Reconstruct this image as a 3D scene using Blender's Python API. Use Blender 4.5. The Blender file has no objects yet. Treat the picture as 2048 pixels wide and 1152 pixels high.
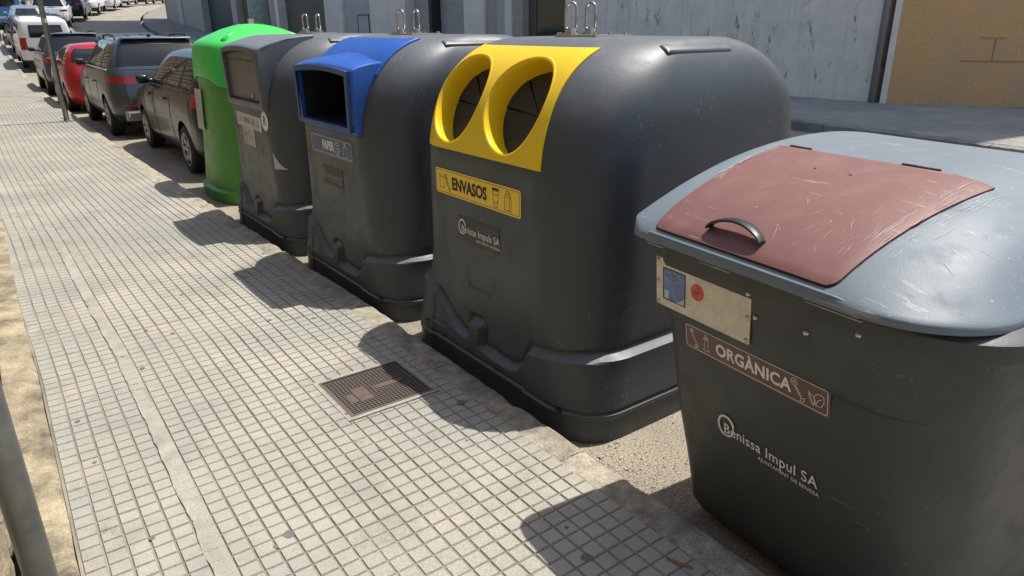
import bpy, bmesh, math, random
from mathutils import Vector, Matrix, noise
R = math.radians
random.seed(7)
sc = bpy.context.scene
# ------------------------------------------------------------------ camera
cam_d = bpy.data.cameras.new('camera'); cam = bpy.data.objects.new('camera', cam_d); sc.collection.objects.link(cam)
Wm = [[0.806438, -0.21472, 0.550956], [-0.591256, -0.279325, 0.756567], [-0.008554, -0.935881, -0.352213]]
M3 = Matrix(((Wm[0][0], -Wm[0][1], -Wm[0][2]), (Wm[1][0], -Wm[1][1], -Wm[1][2]), (Wm[2][0], -Wm[2][1], -Wm[2][2])))
M3 = M3.to_quaternion().to_matrix()
CH = 1.75
cam.matrix_world = Matrix.Translation((0, 0, CH)) @ M3.to_4x4()
cam_d.sensor_width = 36; cam_d.lens = 1400 / 2048 * 36; cam_d.clip_start = .02; cam_d.clip_end = 2000
sc.camera = cam
# ------------------------------------------------------------------ light
SUN_EL, SUN_AZ = R(67), math.atan2(-0.045, 0.39)      # direction towards the sun, azimuth from +X
sunv = Vector((math.cos(SUN_EL) * math.cos(SUN_AZ), math.cos(SUN_EL) * math.sin(SUN_AZ), math.sin(SUN_EL)))
wd = bpy.data.worlds.new('World'); sc.world = wd; wd.use_nodes = True
nt = wd.node_tree; nt.nodes.clear()
sky = nt.nodes.new('ShaderNodeTexSky'); sky.sky_type = 'NISHITA'; sky.sun_disc = False
sky.sun_elevation = SUN_EL; sky.sun_rotation = math.atan2(sunv.x, sunv.y); sky.air_density = 1.0; sky.dust_density = 1.6; sky.ozone_density = .8
bgn = nt.nodes.new('ShaderNodeBackground'); bgn.inputs[1].default_value = 0.15
out = nt.nodes.new('ShaderNodeOutputWorld'); nt.links.new(sky.outputs[0], bgn.inputs[0]); nt.links.new(bgn.outputs[0], out.inputs[0])
sl = bpy.data.lights.new('sun', 'SUN'); sl.energy = 4.4; sl.angle = R(.55); sl.color = (1, .955, .88)
so = bpy.data.objects.new('sun', sl); sc.collection.objects.link(so)
so.rotation_euler = sunv.to_track_quat('Z', 'Y').to_euler(); so.location = (20, -3, 40)
sc.view_settings.view_transform = 'Standard'; sc.view_settings.look = 'None'; sc.view_settings.gamma = 1
sc.view_settings.use_curve_mapping = False
sc.view_settings.exposure = 0.42

# ------------------------------------------------------------------ materials
MATS = {}
def mat(name, col, rough=.6, metal=0., var=.0, vscale=4., bump=0., bscale=60., col2=None, spec=.5, coat=0., rand=0.,
        speck=0., sscale=150., streak=0., alpha=None, sub=0.):
    """one principled material: noise-mixed colour, optional per-object tone, specks, fine bump"""
    if name in MATS: return MATS[name]
    m = bpy.data.materials.new(name); m.use_nodes = True; MATS[name] = m
    n = m.node_tree.nodes; l = m.node_tree.links; p = n['Principled BSDF']
    p.inputs['Roughness'].default_value = rough; p.inputs['Metallic'].default_value = metal
    p.inputs['Specular IOR Level'].default_value = spec; p.inputs['Coat Weight'].default_value = coat
    p.inputs['Coat Roughness'].default_value = .06
    tc = n.new('ShaderNodeTexCoord'); co = tc.outputs['Object']
    if rand or var or speck:
        g = n.new('ShaderNodeNewGeometry'); co = g.outputs['Position']
    base = None
    c1 = (*col, 1); c2 = (*(col2 or [c * (1 - var) for c in col]), 1)
    mx = n.new('ShaderNodeMix'); mx.data_type = 'RGBA'; mx.inputs[6].default_value = c1; mx.inputs[7].default_value = c2
    if var or col2:
        t = n.new('ShaderNodeTexNoise'); t.inputs['Scale'].default_value = vscale; t.inputs['Detail'].default_value = 6; t.inputs['Roughness'].default_value = .65
        r = n.new('ShaderNodeValToRGB'); r.color_ramp.elements[0].position = .35; r.color_ramp.elements[1].position = .68
        l.new(co, t.inputs['Vector']); l.new(t.outputs[0], r.inputs[0]); l.new(r.outputs[0], mx.inputs[0])
    else: mx.inputs[0].default_value = 0
    base = mx.outputs[2]
    if rand:
        oi = n.new('ShaderNodeObjectInfo'); mr = n.new('ShaderNodeMapRange'); mr.inputs[3].default_value = 1 - rand; mr.inputs[4].default_value = 1 + rand
        l.new(oi.outputs['Random'], mr.inputs[0])
        vm = n.new('ShaderNodeVectorMath'); vm.operation = 'SCALE'; l.new(base, vm.inputs[0]); l.new(mr.outputs[0], vm.inputs['Scale']); base = vm.outputs[0]
    if speck:
        t = n.new('ShaderNodeTexNoise'); t.inputs['Scale'].default_value = sscale; t.inputs['Detail'].default_value = 3
        mr = n.new('ShaderNodeMapRange'); mr.inputs[1].default_value = .3; mr.inputs[2].default_value = .7; mr.inputs[3].default_value = 1 - speck; mr.inputs[4].default_value = 1 + speck
        l.new(co, t.inputs['Vector']); l.new(t.outputs[0], mr.inputs[0])
        vm = n.new('ShaderNodeVectorMath'); vm.operation = 'SCALE'; l.new(base, vm.inputs[0]); l.new(mr.outputs[0], vm.inputs['Scale']); base = vm.outputs[0]
    l.new(base, p.inputs['Base Color'])
    if bump:
        t = n.new('ShaderNodeTexNoise'); t.inputs['Scale'].default_value = bscale; t.inputs['Detail'].default_value = 5
        b = n.new('ShaderNodeBump'); b.inputs['Strength'].default_value = bump; b.inputs['Distance'].default_value = .01
        l.new(co, t.inputs['Vector']); l.new(t.outputs[0], b.inputs['Height']); l.new(b.outputs[0], p.inputs['Normal'])
    return m

def scuffed_plastic(name, col, light, rough, amount=.5, sc1=9., top=0., transl=0., dusty=1.):
    """moulded plastic with long scratches, dusty patches and uneven gloss"""
    m = bpy.data.materials.new(name); m.use_nodes = True
    n = m.node_tree.nodes; l = m.node_tree.links; p = n['Principled BSDF']
    tc = n.new('ShaderNodeTexCoord'); co = tc.outputs['Object']
    def noise_tex(scale, vec=None, det=6):
        t = n.new('ShaderNodeTexNoise'); t.inputs['Scale'].default_value = scale; t.inputs['Detail'].default_value = det; t.inputs['Roughness'].default_value = .62
        l.new(vec or co, t.inputs['Vector']); return t.outputs[0]
    def ramp(x, a, b, lo=0, hi=1):
        r = n.new('ShaderNodeMapRange'); r.inputs[1].default_value = a; r.inputs[2].default_value = b; r.inputs[3].default_value = lo; r.inputs[4].default_value = hi
        l.new(x, r.inputs[0]); return r.outputs[0]
    def mul(a, b):
        k = n.new('ShaderNodeMath'); k.operation = 'MULTIPLY'; l.new(a, k.inputs[0]); l.new(b, k.inputs[1]); return k.outputs[0]
    def add(a, b):
        k = n.new('ShaderNodeMath'); k.operation = 'ADD'; k.use_clamp = True; l.new(a, k.inputs[0]); l.new(b, k.inputs[1]); return k.outputs[0]
    def scratches(rot, scale, th):
        mp = n.new('ShaderNodeMapping'); mp.inputs['Rotation'].default_value = rot; mp.inputs['Scale'].default_value = (scale, scale * .06, scale * .7)
        l.new(co, mp.inputs[0]); a = noise_tex(1.0, mp.outputs[0], 2)
        return ramp(a, th, th + .03)
    cloud = ramp(noise_tex(2.2), .42, .72)
    dust = ramp(noise_tex(sc1), .5, .75)
    s = add(scratches((.3, .5, .6), 60, .655), scratches((1.2, -.4, -.7), 75, .67))
    patch = ramp(noise_tex(3.1), .5, .62)
    s = mul(s, patch)
    dots = ramp(noise_tex(70, None, 1), .765, .79)
    fac = add(add(mul(dust, ramp(cloud, 0, 1, .06 * amount * dusty, .3 * amount * dusty)), mul(s, ramp(cloud, 0, 1, .55 * amount, .55 * amount))), mul(dots, ramp(cloud, 0, 1, .5 * amount, .5 * amount)))
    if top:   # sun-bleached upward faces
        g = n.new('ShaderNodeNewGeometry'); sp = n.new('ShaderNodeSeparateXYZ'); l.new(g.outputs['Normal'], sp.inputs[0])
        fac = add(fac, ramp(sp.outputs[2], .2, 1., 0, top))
    mx = n.new('ShaderNodeMix'); mx.data_type = 'RGBA'; mx.inputs[6].default_value = (*col, 1); mx.inputs[7].default_value = (*light, 1)
    l.new(fac, mx.inputs[0]); l.new(mx.outputs[2], p.inputs['Base Color'])
    l.new(ramp(add(cloud, dust), 0, 1, rough, rough + .17), p.inputs['Roughness'])
    b = n.new('ShaderNodeBump'); b.inputs['Strength'].default_value = .12; b.inputs['Distance'].default_value = .004
    l.new(noise_tex(180, None, 3), b.inputs['Height'])
    b2 = n.new('ShaderNodeBump'); b2.inputs['Strength'].default_value = .16; b2.inputs['Distance'].default_value = .02
    l.new(noise_tex(3.5, None, 2), b2.inputs['Height']); l.new(b.outputs[0], b2.inputs['Normal']); l.new(b2.outputs[0], p.inputs['Normal'])
    if transl:      # light glows through the thin moulding
        tr = n.new('ShaderNodeBsdfTranslucent'); tr.inputs[0].default_value = (*[min(1, c * 1.1) for c in col], 1); ms = n.new('ShaderNodeMixShader'); ms.inputs[0].default_value = transl
        l.new(p.outputs[0], ms.inputs[1]); l.new(tr.outputs[0], ms.inputs[2]); l.new(ms.outputs[0], n['Material Output'].inputs[0])
    return m

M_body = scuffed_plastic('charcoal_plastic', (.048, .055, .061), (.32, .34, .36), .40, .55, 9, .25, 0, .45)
M_lid = scuffed_plastic('bleached_grey_plastic', (.140, .172, .198), (.42, .44, .45), .52, .9, 11, 0, 0, .35)
M_brown = scuffed_plastic('faded_brown_plastic', (.17, .072, .062), (.5, .38, .35), .52, 1.2, 13, 0, 0, .5)
M_yel = scuffed_plastic('yellow_plastic', (.95, .64, .012), (.9, .7, .15), .36, .25, 11, 0, .12)
M_blue = scuffed_plastic('blue_plastic', (.012, .085, .38), (.08, .2, .5), .34, .3)
M_blue2 = scuffed_plastic('dull_blue_plastic', (.03, .07, .17), (.2, .25, .32), .42, .4)
M_green = scuffed_plastic('bright_green_plastic', (.045, .52, .075), (.12, .55, .12), .36, .25)
M_green2 = scuffed_plastic('dark_green_plastic', (.075, .27, .045), (.2, .32, .12), .36, .3)
M_org = scuffed_plastic('grey_bin_plastic', (.044, .047, .048), (.26, .26, .26), .46, .3, 9, 0, 0, .5)
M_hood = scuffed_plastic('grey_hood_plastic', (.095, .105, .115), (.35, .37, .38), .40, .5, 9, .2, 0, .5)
M_rub = mat('black_rubber', (.02, .02, .02), .7)
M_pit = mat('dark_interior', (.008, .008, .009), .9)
M_zinc = mat('zinc_steel', (.50, .49, .44), .3, 1., var=.25, vscale=30)
M_plate = mat('brushed_steel_plate', (.68, .63, .52), .55, .35, var=.22, vscale=14, speck=.08, sscale=90)
M_white = mat('white_print', (.78, .78, .76), .6, var=.2, vscale=30)
M_dimw = mat('worn_white_print', (.42, .42, .40), .7, var=.5, vscale=60)
M_black = mat('black_print', (.02, .018, .015), .6)
M_ylab = mat('yellow_label_film', (.88, .60, .03), .42)
M_ylab2 = mat('pale_yellow_edge', (.85, .66, .2), .42)
M_blab = mat('blue_label_film', (.045, .085, .2), .45)
M_bed = mat('pale_blue_edge', (.4, .45, .55), .45)
M_brlab = mat('brown_label_film', (.125, .06, .045), .45)
M_red = mat('red_print', (.7, .05, .04), .5)
M_gal = mat('galvanised_steel', (.30, .31, .30), .42, .55, var=.3, vscale=9, speck=.1, sscale=40)
M_galg = mat('green_grey_pole_paint', (.30, .37, .33), .6, 0, var=.45, vscale=7)

# paving: warm sand-coloured concrete, drifting to grey-green, dirt in broad patches
def paving(name, light, mid, dark):
    m = bpy.data.materials.new(name); m.use_nodes = True
    n = m.node_tree.nodes; l = m.node_tree.links; p = n['Principled BSDF']; p.inputs['Roughness'].default_value = .88
    p.inputs['Specular IOR Level'].default_value = .25
    g = n.new('ShaderNodeNewGeometry'); co = g.outputs['Position']; oi = n.new('ShaderNodeObjectInfo')
    def nz(s, d=6):
        t = n.new('ShaderNodeTexNoise'); t.inputs['Scale'].default_value = s; t.inputs['Detail'].default_value = d; t.inputs['Roughness'].default_value = .65; l.new(co, t.inputs['Vector']); return t.outputs[0]
    def mr(x, a, b, c, d):
        r = n.new('ShaderNodeMapRange'); r.inputs[1].default_value = a; r.inputs[2].default_value = b; r.inputs[3].default_value = c; r.inputs[4].default_value = d; l.new(x, r.inputs[0]); return r.outputs[0]
    def mix(f, a, b):
        x = n.new('ShaderNodeMix'); x.data_type = 'RGBA'; l.new(f, x.inputs[0])
        for i, v in ((6, a), (7, b)):
            if isinstance(v, tuple): x.inputs[i].default_value = (*v, 1)
            else: l.new(v, x.inputs[i])
        return x.outputs[2]
    c = mix(mr(nz(.9, 4), .38, .62, 0, 1), light, mid)
    c = mix(mr(oi.outputs['Random'], 0, 1, 0, .55), c, mid)
    c = mix(mr(nz(1.7, 2), .52, .66, 0, .45), c, (.44, .375, .315))
    c = mix(mr(nz(2.6), .50, .78, 0, .62), c, dark)
    c = mix(mr(nz(.45, 3), .45, .62, 0, .45), c, (.27, .27, .235))
    c = mix(mr(nz(13, 3), .62, .8, 0, .55), c, dark)
    v = n.new('ShaderNodeVectorMath'); v.operation = 'SCALE'; l.new(c, v.inputs[0]); l.new(mr(nz(260, 2), .3, .7, .68, 1.3), v.inputs['Scale'])
    l.new(v.outputs[0], p.inputs['Base Color'])
    b = n.new('ShaderNodeBump'); b.inputs['Strength'].default_value = .5; b.inputs['Distance'].default_value = .004
    l.new(nz(190, 4), b.inputs['Height']); l.new(b.outputs[0], p.inputs['Normal'])
    return m
M_pave = paving('paving_concrete', (.40, .372, .31), (.30, .30, .265), (.15, .145, .13))
M_smear = mat('smeared_cement', (.37, .345, .29), .9, col2=(.23, .22, .19), vscale=7, bump=.6, bscale=70, speck=.2, sscale=200)
M_groove = mat('dirty_joint', (.15, .14, .12), .95, vscale=2.2, col2=(.30, .265, .20), bump=.5)
M_kerb = mat('worn_kerb_concrete', (.42, .37, .28), .9, col2=(.17, .155, .12), vscale=11, bump=.8, bscale=90, rand=.12, speck=.25, sscale=130)
M_kerb2 = mat('far_kerb_stone', (.26, .25, .23), .9, var=.4, vscale=5, bump=.4, rand=.1)
M_foot = mat('stained_footing_concrete', (.40, .335, .22), .95, col2=(.09, .078, .055), vscale=5.5, bump=1., bscale=55, speck=.22, sscale=120)
M_asph = mat('dusty_asphalt', (.33, .29, .225), .92, var=.35, vscale=1.3, bump=1., bscale=90, speck=.55, sscale=120)
M_grav = mat('loose_gravel', (.50, .43, .33), .9, var=.65, vscale=60)
M_stone = mat('rubble_stone', (.40, .32, .22), .9, col2=(.2, .16, .11), vscale=4, bump=1., bscale=35, rand=.25, speck=.2, sscale=80)
M_mort = mat('wall_mortar', (.30, .25, .17), .95, var=.4, vscale=12, bump=.6)
M_iron = mat('rusty_cast_iron', (.105, .095, .088), .6, .2, col2=(.13, .09, .07), vscale=9, bump=.3)
M_mortar = mat('pale_cover_mortar', (.36, .33, .27), .95, var=.35, vscale=20, bump=.4)

# ------------------------------------------------------------------ helpers
def link(o, parent=None):
    sc.collection.objects.link(o)
    if parent: o.parent = parent
    return o
def empty(name, loc=(0, 0, 0), rz=0):
    o = bpy.data.objects.new(name, None); o.location = loc; o.rotation_euler = (0, 0, rz); o.empty_display_size = .2
    return link(o)
def tag(o, label=None, cat=None, group=None, kind=None):
    if label: o['label'] = label
    if cat: o['category'] = cat
    if group: o['group'] = group
    if kind: o['kind'] = kind
    return o
def mesh(name, vs, fs, m, parent=None, smooth=False, loc=None):
    me = bpy.data.meshes.new(name); me.from_pydata([tuple(v) for v in vs], [], fs); me.update()
    for k in (m if isinstance(m, (list, tuple)) else [m]): me.materials.append(k)
    if smooth: me.polygons.foreach_set('use_smooth', [True] * len(me.polygons))
    o = bpy.data.objects.new(name, me)
    if loc: o.location = loc
    return link(o, parent)
def frombm(name, bm, m, parent=None, smooth=False, recalc=True):
    if recalc: bmesh.ops.recalc_face_normals(bm, faces=bm.faces)
    me = bpy.data.meshes.new(name); bm.to_mesh(me); bm.free()
    me.materials.append(m)
    if smooth: me.polygons.foreach_set('use_smooth', [True] * len(me.polygons))
    return link(bpy.data.objects.new(name, me), parent)
def abox(bm, x0, x1, y0, y1, z0, z1, bev=0., mtx=None):
    r = bmesh.ops.create_cube(bm, size=1)
    vs = r['verts']
    for v in vs: v.co = Vector(((x0 + x1) / 2 + v.co.x * (x1 - x0), (y0 + y1) / 2 + v.co.y * (y1 - y0), (z0 + z1) / 2 + v.co.z * (z1 - z0)))
    if bev:
        es = list({e for v in vs for e in v.link_edges})
        r2 = bmesh.ops.bevel(bm, geom=es, offset=bev, segments=2, affect='EDGES', profile=.6)
        vs = list({v for f in r2['faces'] for v in f.verts} | {v for v in vs if v.is_valid})
    if mtx: bmesh.ops.transform(bm, matrix=mtx, verts=[v for v in vs if v.is_valid])
def box(name, x0, x1, y0, y1, z0, z1, m, parent=None, bev=0., mtx=None):
    bm = bmesh.new(); abox(bm, x0, x1, y0, y1, z0, z1, bev, mtx); return frombm(name, bm, m, parent)
def tube(bm, pts, r, n=8, cap=True):
    pts = [Vector(p) for p in pts]; rings = []
    for i, p in enumerate(pts):
        t = (pts[min(i + 1, len(pts) - 1)] - pts[max(i - 1, 0)]).normalized()
        a = t.orthogonal() if i == 0 else (a - t * a.dot(t))
        a.normalize(); b = t.cross(a); rr = r[i] if isinstance(r, (list, tuple)) else r
        rings.append([bm.verts.new(p + (a * math.cos(k * 2 * math.pi / n) + b * math.sin(k * 2 * math.pi / n)) * rr) for k in range(n)])
    for i in range(len(rings) - 1):
        for k in range(n): bm.faces.new((rings[i][k], rings[i][(k + 1) % n], rings[i + 1][(k + 1) % n], rings[i + 1][k]))
    if cap: bm.faces.new(rings[0][::-1]); bm.faces.new(rings[-1])
def tubeo(name, pts, r, m, parent=None, n=8):
    bm = bmesh.new(); tube(bm, pts, r, n); return frombm(name, bm, m, parent, True)
def lathe(bm, prof, n=32, mtx=None):
    rings = []
    for (r, z) in prof:
        rings.append([bm.verts.new((r * math.cos(2 * math.pi * k / n), r * math.sin(2 * math.pi * k / n), z)) for k in range(n)])
    for i in range(len(rings) - 1):
        for k in range(n): bm.faces.new((rings[i][k], rings[i][(k + 1) % n], rings[i + 1][(k + 1) % n], rings[i + 1][k]))
    vs = [v for q in rings for v in q]
    if mtx: bmesh.ops.transform(bm, matrix=mtx, verts=vs)
    return rings
def smooth01(x): x = max(0., min(1., x)); return x * x * (3 - 2 * x)
def boolean(o, cutters, op='DIFFERENCE'):
    for c in cutters:
        md = o.modifiers.new('b', 'BOOLEAN'); md.object = c; md.operation = op; md.solver = 'EXACT'
    dg = bpy.context.evaluated_depsgraph_get(); dg.update()
    me = bpy.data.meshes.new_from_object(o.evaluated_get(dg)); o.modifiers.clear(); o.data = me
    for c in cutters: bpy.data.objects.remove(c, do_unlink=True)
# perimeter of a rounded rectangle; returns list of (x, y, tag) starting at rear-left going round
def rrect(x0, x1, y0, y1, r0, r1, ns=(14, 18, 14, 18), nc=6, bow=0.):
    """x0 side is 'front' (facing -X): r0 radius of its corners, r1 of the x1 side. CCW seen from above"""
    P = []
    def corner(cx, cy, r, a0):
        for k in range(nc + 1):
            a = a0 + k * (math.pi / 2) / nc; P.append((cx + r * math.cos(a), cy + r * math.sin(a), 'c'))
    # front side x0: from y1 down to y0
    for k in range(1, ns[0]):
        t = k / ns[0]; P.append((x0 - bow * (1 - (2 * t - 1) ** 2), (y1 - r0) + ((y0 + r0) - (y1 - r0)) * t, 'f'))
    corner(x0 + r0, y0 + r0, r0, math.pi)
    for k in range(1, ns[1]):
        t = k / ns[1]; P.append(((x0 + r0) + ((x1 - r1) - (x0 + r0)) * t, y0, 'r'))
    corner(x1 - r1, y0 + r1, r1, 1.5 * math.pi)
    for k in range(1, ns[2]):
        t = k / ns[2]; P.append((x1, (y0 + r1) + ((y1 - r1) - (y0 + r1)) * t, 'b'))
    corner(x1 - r1, y1 - r1, r1, 0)
    for k in range(1, ns[3]):
        t = k / ns[3]; P.append(((x1 - r1) + ((x0 + r0) - (x1 - r1)) * t, y1, 'l'))
    corner(x0 + r0, y1 - r0, r0, .5 * math.pi)
    return P
# ------------------------------------------------------------------ terrain
def interp(tab, x):
    if x <= tab[0][0]: return tab[0][1]
    for (a, fa), (b, fb) in zip(tab, tab[1:]):
        if x <= b: t = (x - a) / (b - a); return fa + (fb - fa) * t
    return tab[-1][1]
LP = [(-60, 0), (24, 0), (30, .04), (36, .3), (41, .72), (46, 1.25), (52, 1.85), (58, 2.3), (66, 2.9), (75, 3.6), (90, 4.3), (120, 5.6), (220, 9), (420, 12)]
RP = [(-60, .4), (10, .4), (24, .58), (36, .85), (46, 1.33), (52, 1.85), (58, 2.3), (66, 2.9), (75, 3.6), (90, 4.3), (120, 5.6), (220, 9), (420, 12)]
def curve(y): return 0 if y < 42 else .0062 * (y - 42) ** 2 if y < 80 else .0062 * 38 ** 2 + .47 * (y - 80)
BB = [(-60, 0), (4, 0), (5, -.03), (6.6, -.06), (8.4, -.12), (11.5, -.21), (16, -.26), (25, -.29), (60, -.29)]
def bend(y): return interp(BB, y) + curve(y)
def T(x, y):
    """height of the road surface"""
    u = smooth01((x - curve(y) - 3.2) / 5.2)
    return sum(interp(LP, y + d) * (1 - u) + interp(RP, y + d) * u for d in (-3, -1.5, 0, 1.5, 3)) / 5 if y > 12 else interp(LP, y) * (1 - u) + interp(RP, y) * u
KX = 1.67           # outer kerb face
KR = 8.7            # kerb of the far pavement
def ysteps(y0, y1):
    y = y0; L = []
    while y < y1: L.append(y); y += .5 if y < 30 else 1.5 if y < 100 else 12
    L.append(y1); return L
def strip(name, x0, x1, y0, y1, dz, m, nx=6, thick=0, fol=True, kind='structure', xf=None):
    ys = ysteps(y0, y1); vs = []; fs = []
    for y in ys:
        for i in range(nx + 1):
            x = x0 + (x1 - x0) * i / nx; X = x + (bend(y) if fol else 0)
            vs.append((X, y, T(X, y) + dz))
    for j in range(len(ys) - 1):
        for i in range(nx): a = j * (nx + 1) + i; fs.append((a, a + 1, a + nx + 2, a + nx + 1))
    o = mesh(name, vs, fs, m, smooth=True); tag(o, kind=kind); return o
tag(strip('road', KX - .05, KR + .1, -30, 380, 0, M_asph, 30), kind='structure')
# wide open ground under everything, out to the horizon
M_earth = mat('dry_ground', (.26, .22, .16), .95, var=.3, vscale=.4)
gv = []; gf = []
gy = [-400, -60, 0, 20, 30, 36, 41, 46, 52, 58, 66, 75, 90, 120, 220, 420, 1200]; gx = [-700, -80, -12, 0, 10, 20, 40, 120, 900]
for y in gy:
    for x in gx: gv.append((x, y, min(interp(LP, y), interp(RP, y)) - .45))
for j in range(len(gy) - 1):
    for i in range(len(gx) - 1): a = j * len(gx) + i; gf.append((a, a + 1, a + len(gx) + 1, a + len(gx)))
tag(mesh('ground', gv, gf, M_earth), kind='structure')

# ------------------------------------------------------------------ near pavement
SZ = .13
pav = tag(empty('sidewalk'), kind='structure')
def sw_z(x, y): return T(x, y) + SZ
bed = strip('joint_bed', -.075, 1.54, -3, 24.4, SZ - .006, M_groove, 6); bed.parent = pav
del bed['kind']
COV = (1.01, 1.425, 2.60, 2.985)      # cast-iron cover, x0 x1 y0 y1
def slab_mesh(clip=None, ox=0, oy=0, seed=0):
    """a 40 cm paver with 6 x 6 raised squares; squares inside clip are cut away"""
    rnd = random.Random(seed); vs = []; fs = []
    p = .4 / 6; g = .0033; c = .0020
    for i in range(6):
        for j in range(6):
            x0 = i * p + (g if i else .003); x1 = (i + 1) * p - (g if i < 5 else .003); y0 = j * p + (g if j else .003); y1 = (j + 1) * p - (g if j < 5 else .003)
            if clip:
                a0, a1, b0, b1 = clip; a0 -= ox; a1 -= ox; b0 -= oy; b1 -= oy
                if x1 > a0 and x0 < a1 and y1 > b0 and y0 < b1:
                    parts = []
                    if x0 < a0: parts.append((x0, a0, y0, y1))
                    if x1 > a1: parts.append((a1, x1, y0, y1))
                    if y0 < b0: parts.append((max(x0, a0), min(x1, a1), y0, b0))
                    if y1 > b1: parts.append((max(x0, a0), min(x1, a1), b1, y1))
                else: parts = [(x0, x1, y0, y1)]
            else: parts = [(x0, x1, y0, y1)]
            for (q0, q1, r0, r1) in parts:
                if q1 - q0 < .008 or r1 - r0 < .008: continue
                dz = rnd.uniform(-.0008, .0006); n = len(vs)
                vs += [(q0 - .001, r0 - .001, -.007), (q1 + .001, r0 - .001, -.007), (q1 + .001, r1 + .001, -.007), (q0 - .001, r1 + .001, -.007),
                       (q0 + c, r0 + c, dz), (q1 - c, r0 + c, dz), (q1 - c, r1 - c, dz), (q0 + c, r1 - c, dz)]
                fs += [(n + 4, n + 5, n + 6, n + 7), (n, n + 1, n + 5, n + 4), (n + 1, n + 2, n + 6, n + 5), (n + 2, n + 3, n + 7, n + 6), (n + 3, n, n + 4, n + 7)]
    me = bpy.data.meshes.new('paving_slab'); me.from_pydata(vs, [], fs); me.materials.append(M_pave); return me
SM = [slab_mesh(seed=s) for s in range(5)]
X0 = -.067
for j in range(-2, 62):
    for i in range(4):
        x = X0 + .4 * i; y = -.05 + .39 * j      # joints are tight: .39 pitch along the street
        b = bend(y); x += b
        if y < 3.4 and y + .4 > COV[2] - .04 and i >= 2 and x + .4 > COV[0] and y < COV[3] + .04:
            me = slab_mesh((COV[0] - .022, COV[1] + .022, COV[2] - .022, COV[3] + .022), x, y, i)
        else: me = random.choice(SM)
        o = bpy.data.objects.new('paving_slab', me); link(o, pav)
        o.location = (x, y, sw_z(x + .2, y + .2) + random.uniform(-.0012, .0012)); o.scale = (1, .975, 1)
        o.rotation_euler = (random.uniform(-.002, .002), random.uniform(-.002, .002), -(bend(y + .4) - b) / .4 + random.uniform(-.002, .002))
# beyond the separately laid slabs, the same squares as one surface of long raised ribs
vs = []; fs = []
for y in ysteps(24.1, 150)[:-1]:
    y2 = y + (.5 if y < 30 else 1.5 if y < 100 else 12)
    for k in range(24):
        xa = X0 + k * .0667 + .005; xb = xa + .057; n = len(vs)
        for (xx, yy) in ((xa, y), (xb, y), (xb, y2), (xa, y2)):
            X = xx + bend(yy); vs.append((X, yy, sw_z(X, yy)))
        fs.append((n, n + 1, n + 2, n + 3))
o = mesh('distant_paving', vs, fs, M_pave, pav); o['kind'] = 'stuff'
o = strip('distant_paving_bed', -.075, 1.54, 24.2, 380, SZ - .006, M_groove, 4); o.parent = pav; del o['kind']
# cement smeared along one lengthwise joint, filling the grooves of the last squares
vs = []; fs = []; n = 260
for k in range(n + 1):
    yy = .3 + 8.2 * k / n
    for q, xx in enumerate((.268, .300, .331)):
        jit = .010 * noise.noise(Vector((q * 7, yy * 5, 2))) + .006 * noise.noise(Vector((q * 3, yy * 19, 5))) if q != 2 else 0
        thin = .0007 - .007 * max(0, noise.noise(Vector((q, yy * 1.3, 9))) + .02) if q < 2 else .0004
        X = xx + jit + bend(yy); vs.append((X, yy, sw_z(X, yy) + thin + .0006))
for k in range(n):
    for q in range(2): a = k * 3 + q; fs.append((a, a + 1, a + 4, a + 3))
mesh('cement_smear', vs, fs, M_smear, pav, True)
# kerb stones
def kerb_stone(L=1.0, w=.14, h=.3, seed=0, worn=.012):
    rnd = random.Random(seed); bm = bmesh.new()
    nx, ny = 4, 14
    grid = {}
    for j in range(ny + 1):
        for i in range(nx + 1):
            x = -w + w * i / nx; y = L * j / ny * .994 + .003
            z = -worn * .5 * noise.noise(Vector((x * 30, y * 14, seed))) - .002
            if i == nx: z -= .006 + worn * abs(noise.noise(Vector((3, y * 9, seed)))) * 1.4; x -= .003
            if i == 0: z -= .004
            if j in (0, ny): z -= .004
            grid[i, j] = bm.verts.new((x, y, z))
    for j in range(ny):
        for i in range(nx): bm.faces.new((grid[i, j], grid[i + 1, j], grid[i + 1, j + 1], grid[i, j + 1]))
    def side(seq, dx=0, dy=0):
        low = [bm.verts.new((v.co.x + dx, v.co.y + dy, -h)) for v in seq]
        for k in range(len(seq) - 1): bm.faces.new((seq[k], low[k], low[k + 1], seq[k + 1]))
    side([grid[nx, j] for j in range(ny + 1)], .012 + worn * .3); side([grid[0, j] for j in range(ny, -1, -1)])
    side([grid[i, 0] for i in range(nx + 1)]); side([grid[i, ny] for i in range(nx, -1, -1)])
    bmesh.ops.recalc_face_normals(bm, faces=bm.faces)
    me = bpy.data.meshes.new('kerb_stone'); bm.to_mesh(me); bm.free(); me.materials.append(M_kerb); return me
KM = [kerb_stone(seed=s, worn=.022) for s in range(4)]
y = -3.2
while y < 60:
    o = bpy.data.objects.new('kerb_stone', random.choice(KM)); link(o, pav); x = KX + bend(y)
    s = 1 if y < 30 else 2; o.scale = (1, s, 1)
    o.location = (x, y, sw_z(x, y + .5)); o.rotation_euler = (math.atan((T(x, y + s) - T(x, y)) / s), 0, -math.atan((bend(y + s) - bend(y)) / s)); y += s
vs = []; fs = []
ys = ysteps(60, 380)
for yy in ys:
    for (dx, dz) in ((-.14, SZ), (0, SZ), (.01, -.05)): X = KX + dx + bend(yy); vs.append((X, yy, T(X, yy) + dz))
for j in range(len(ys) - 1):
    for i in range(2): a = j * 3 + i; fs.append((a, a + 1, a + 4, a + 3))
mesh('distant_kerb', vs, fs, M_kerb, pav)
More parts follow.
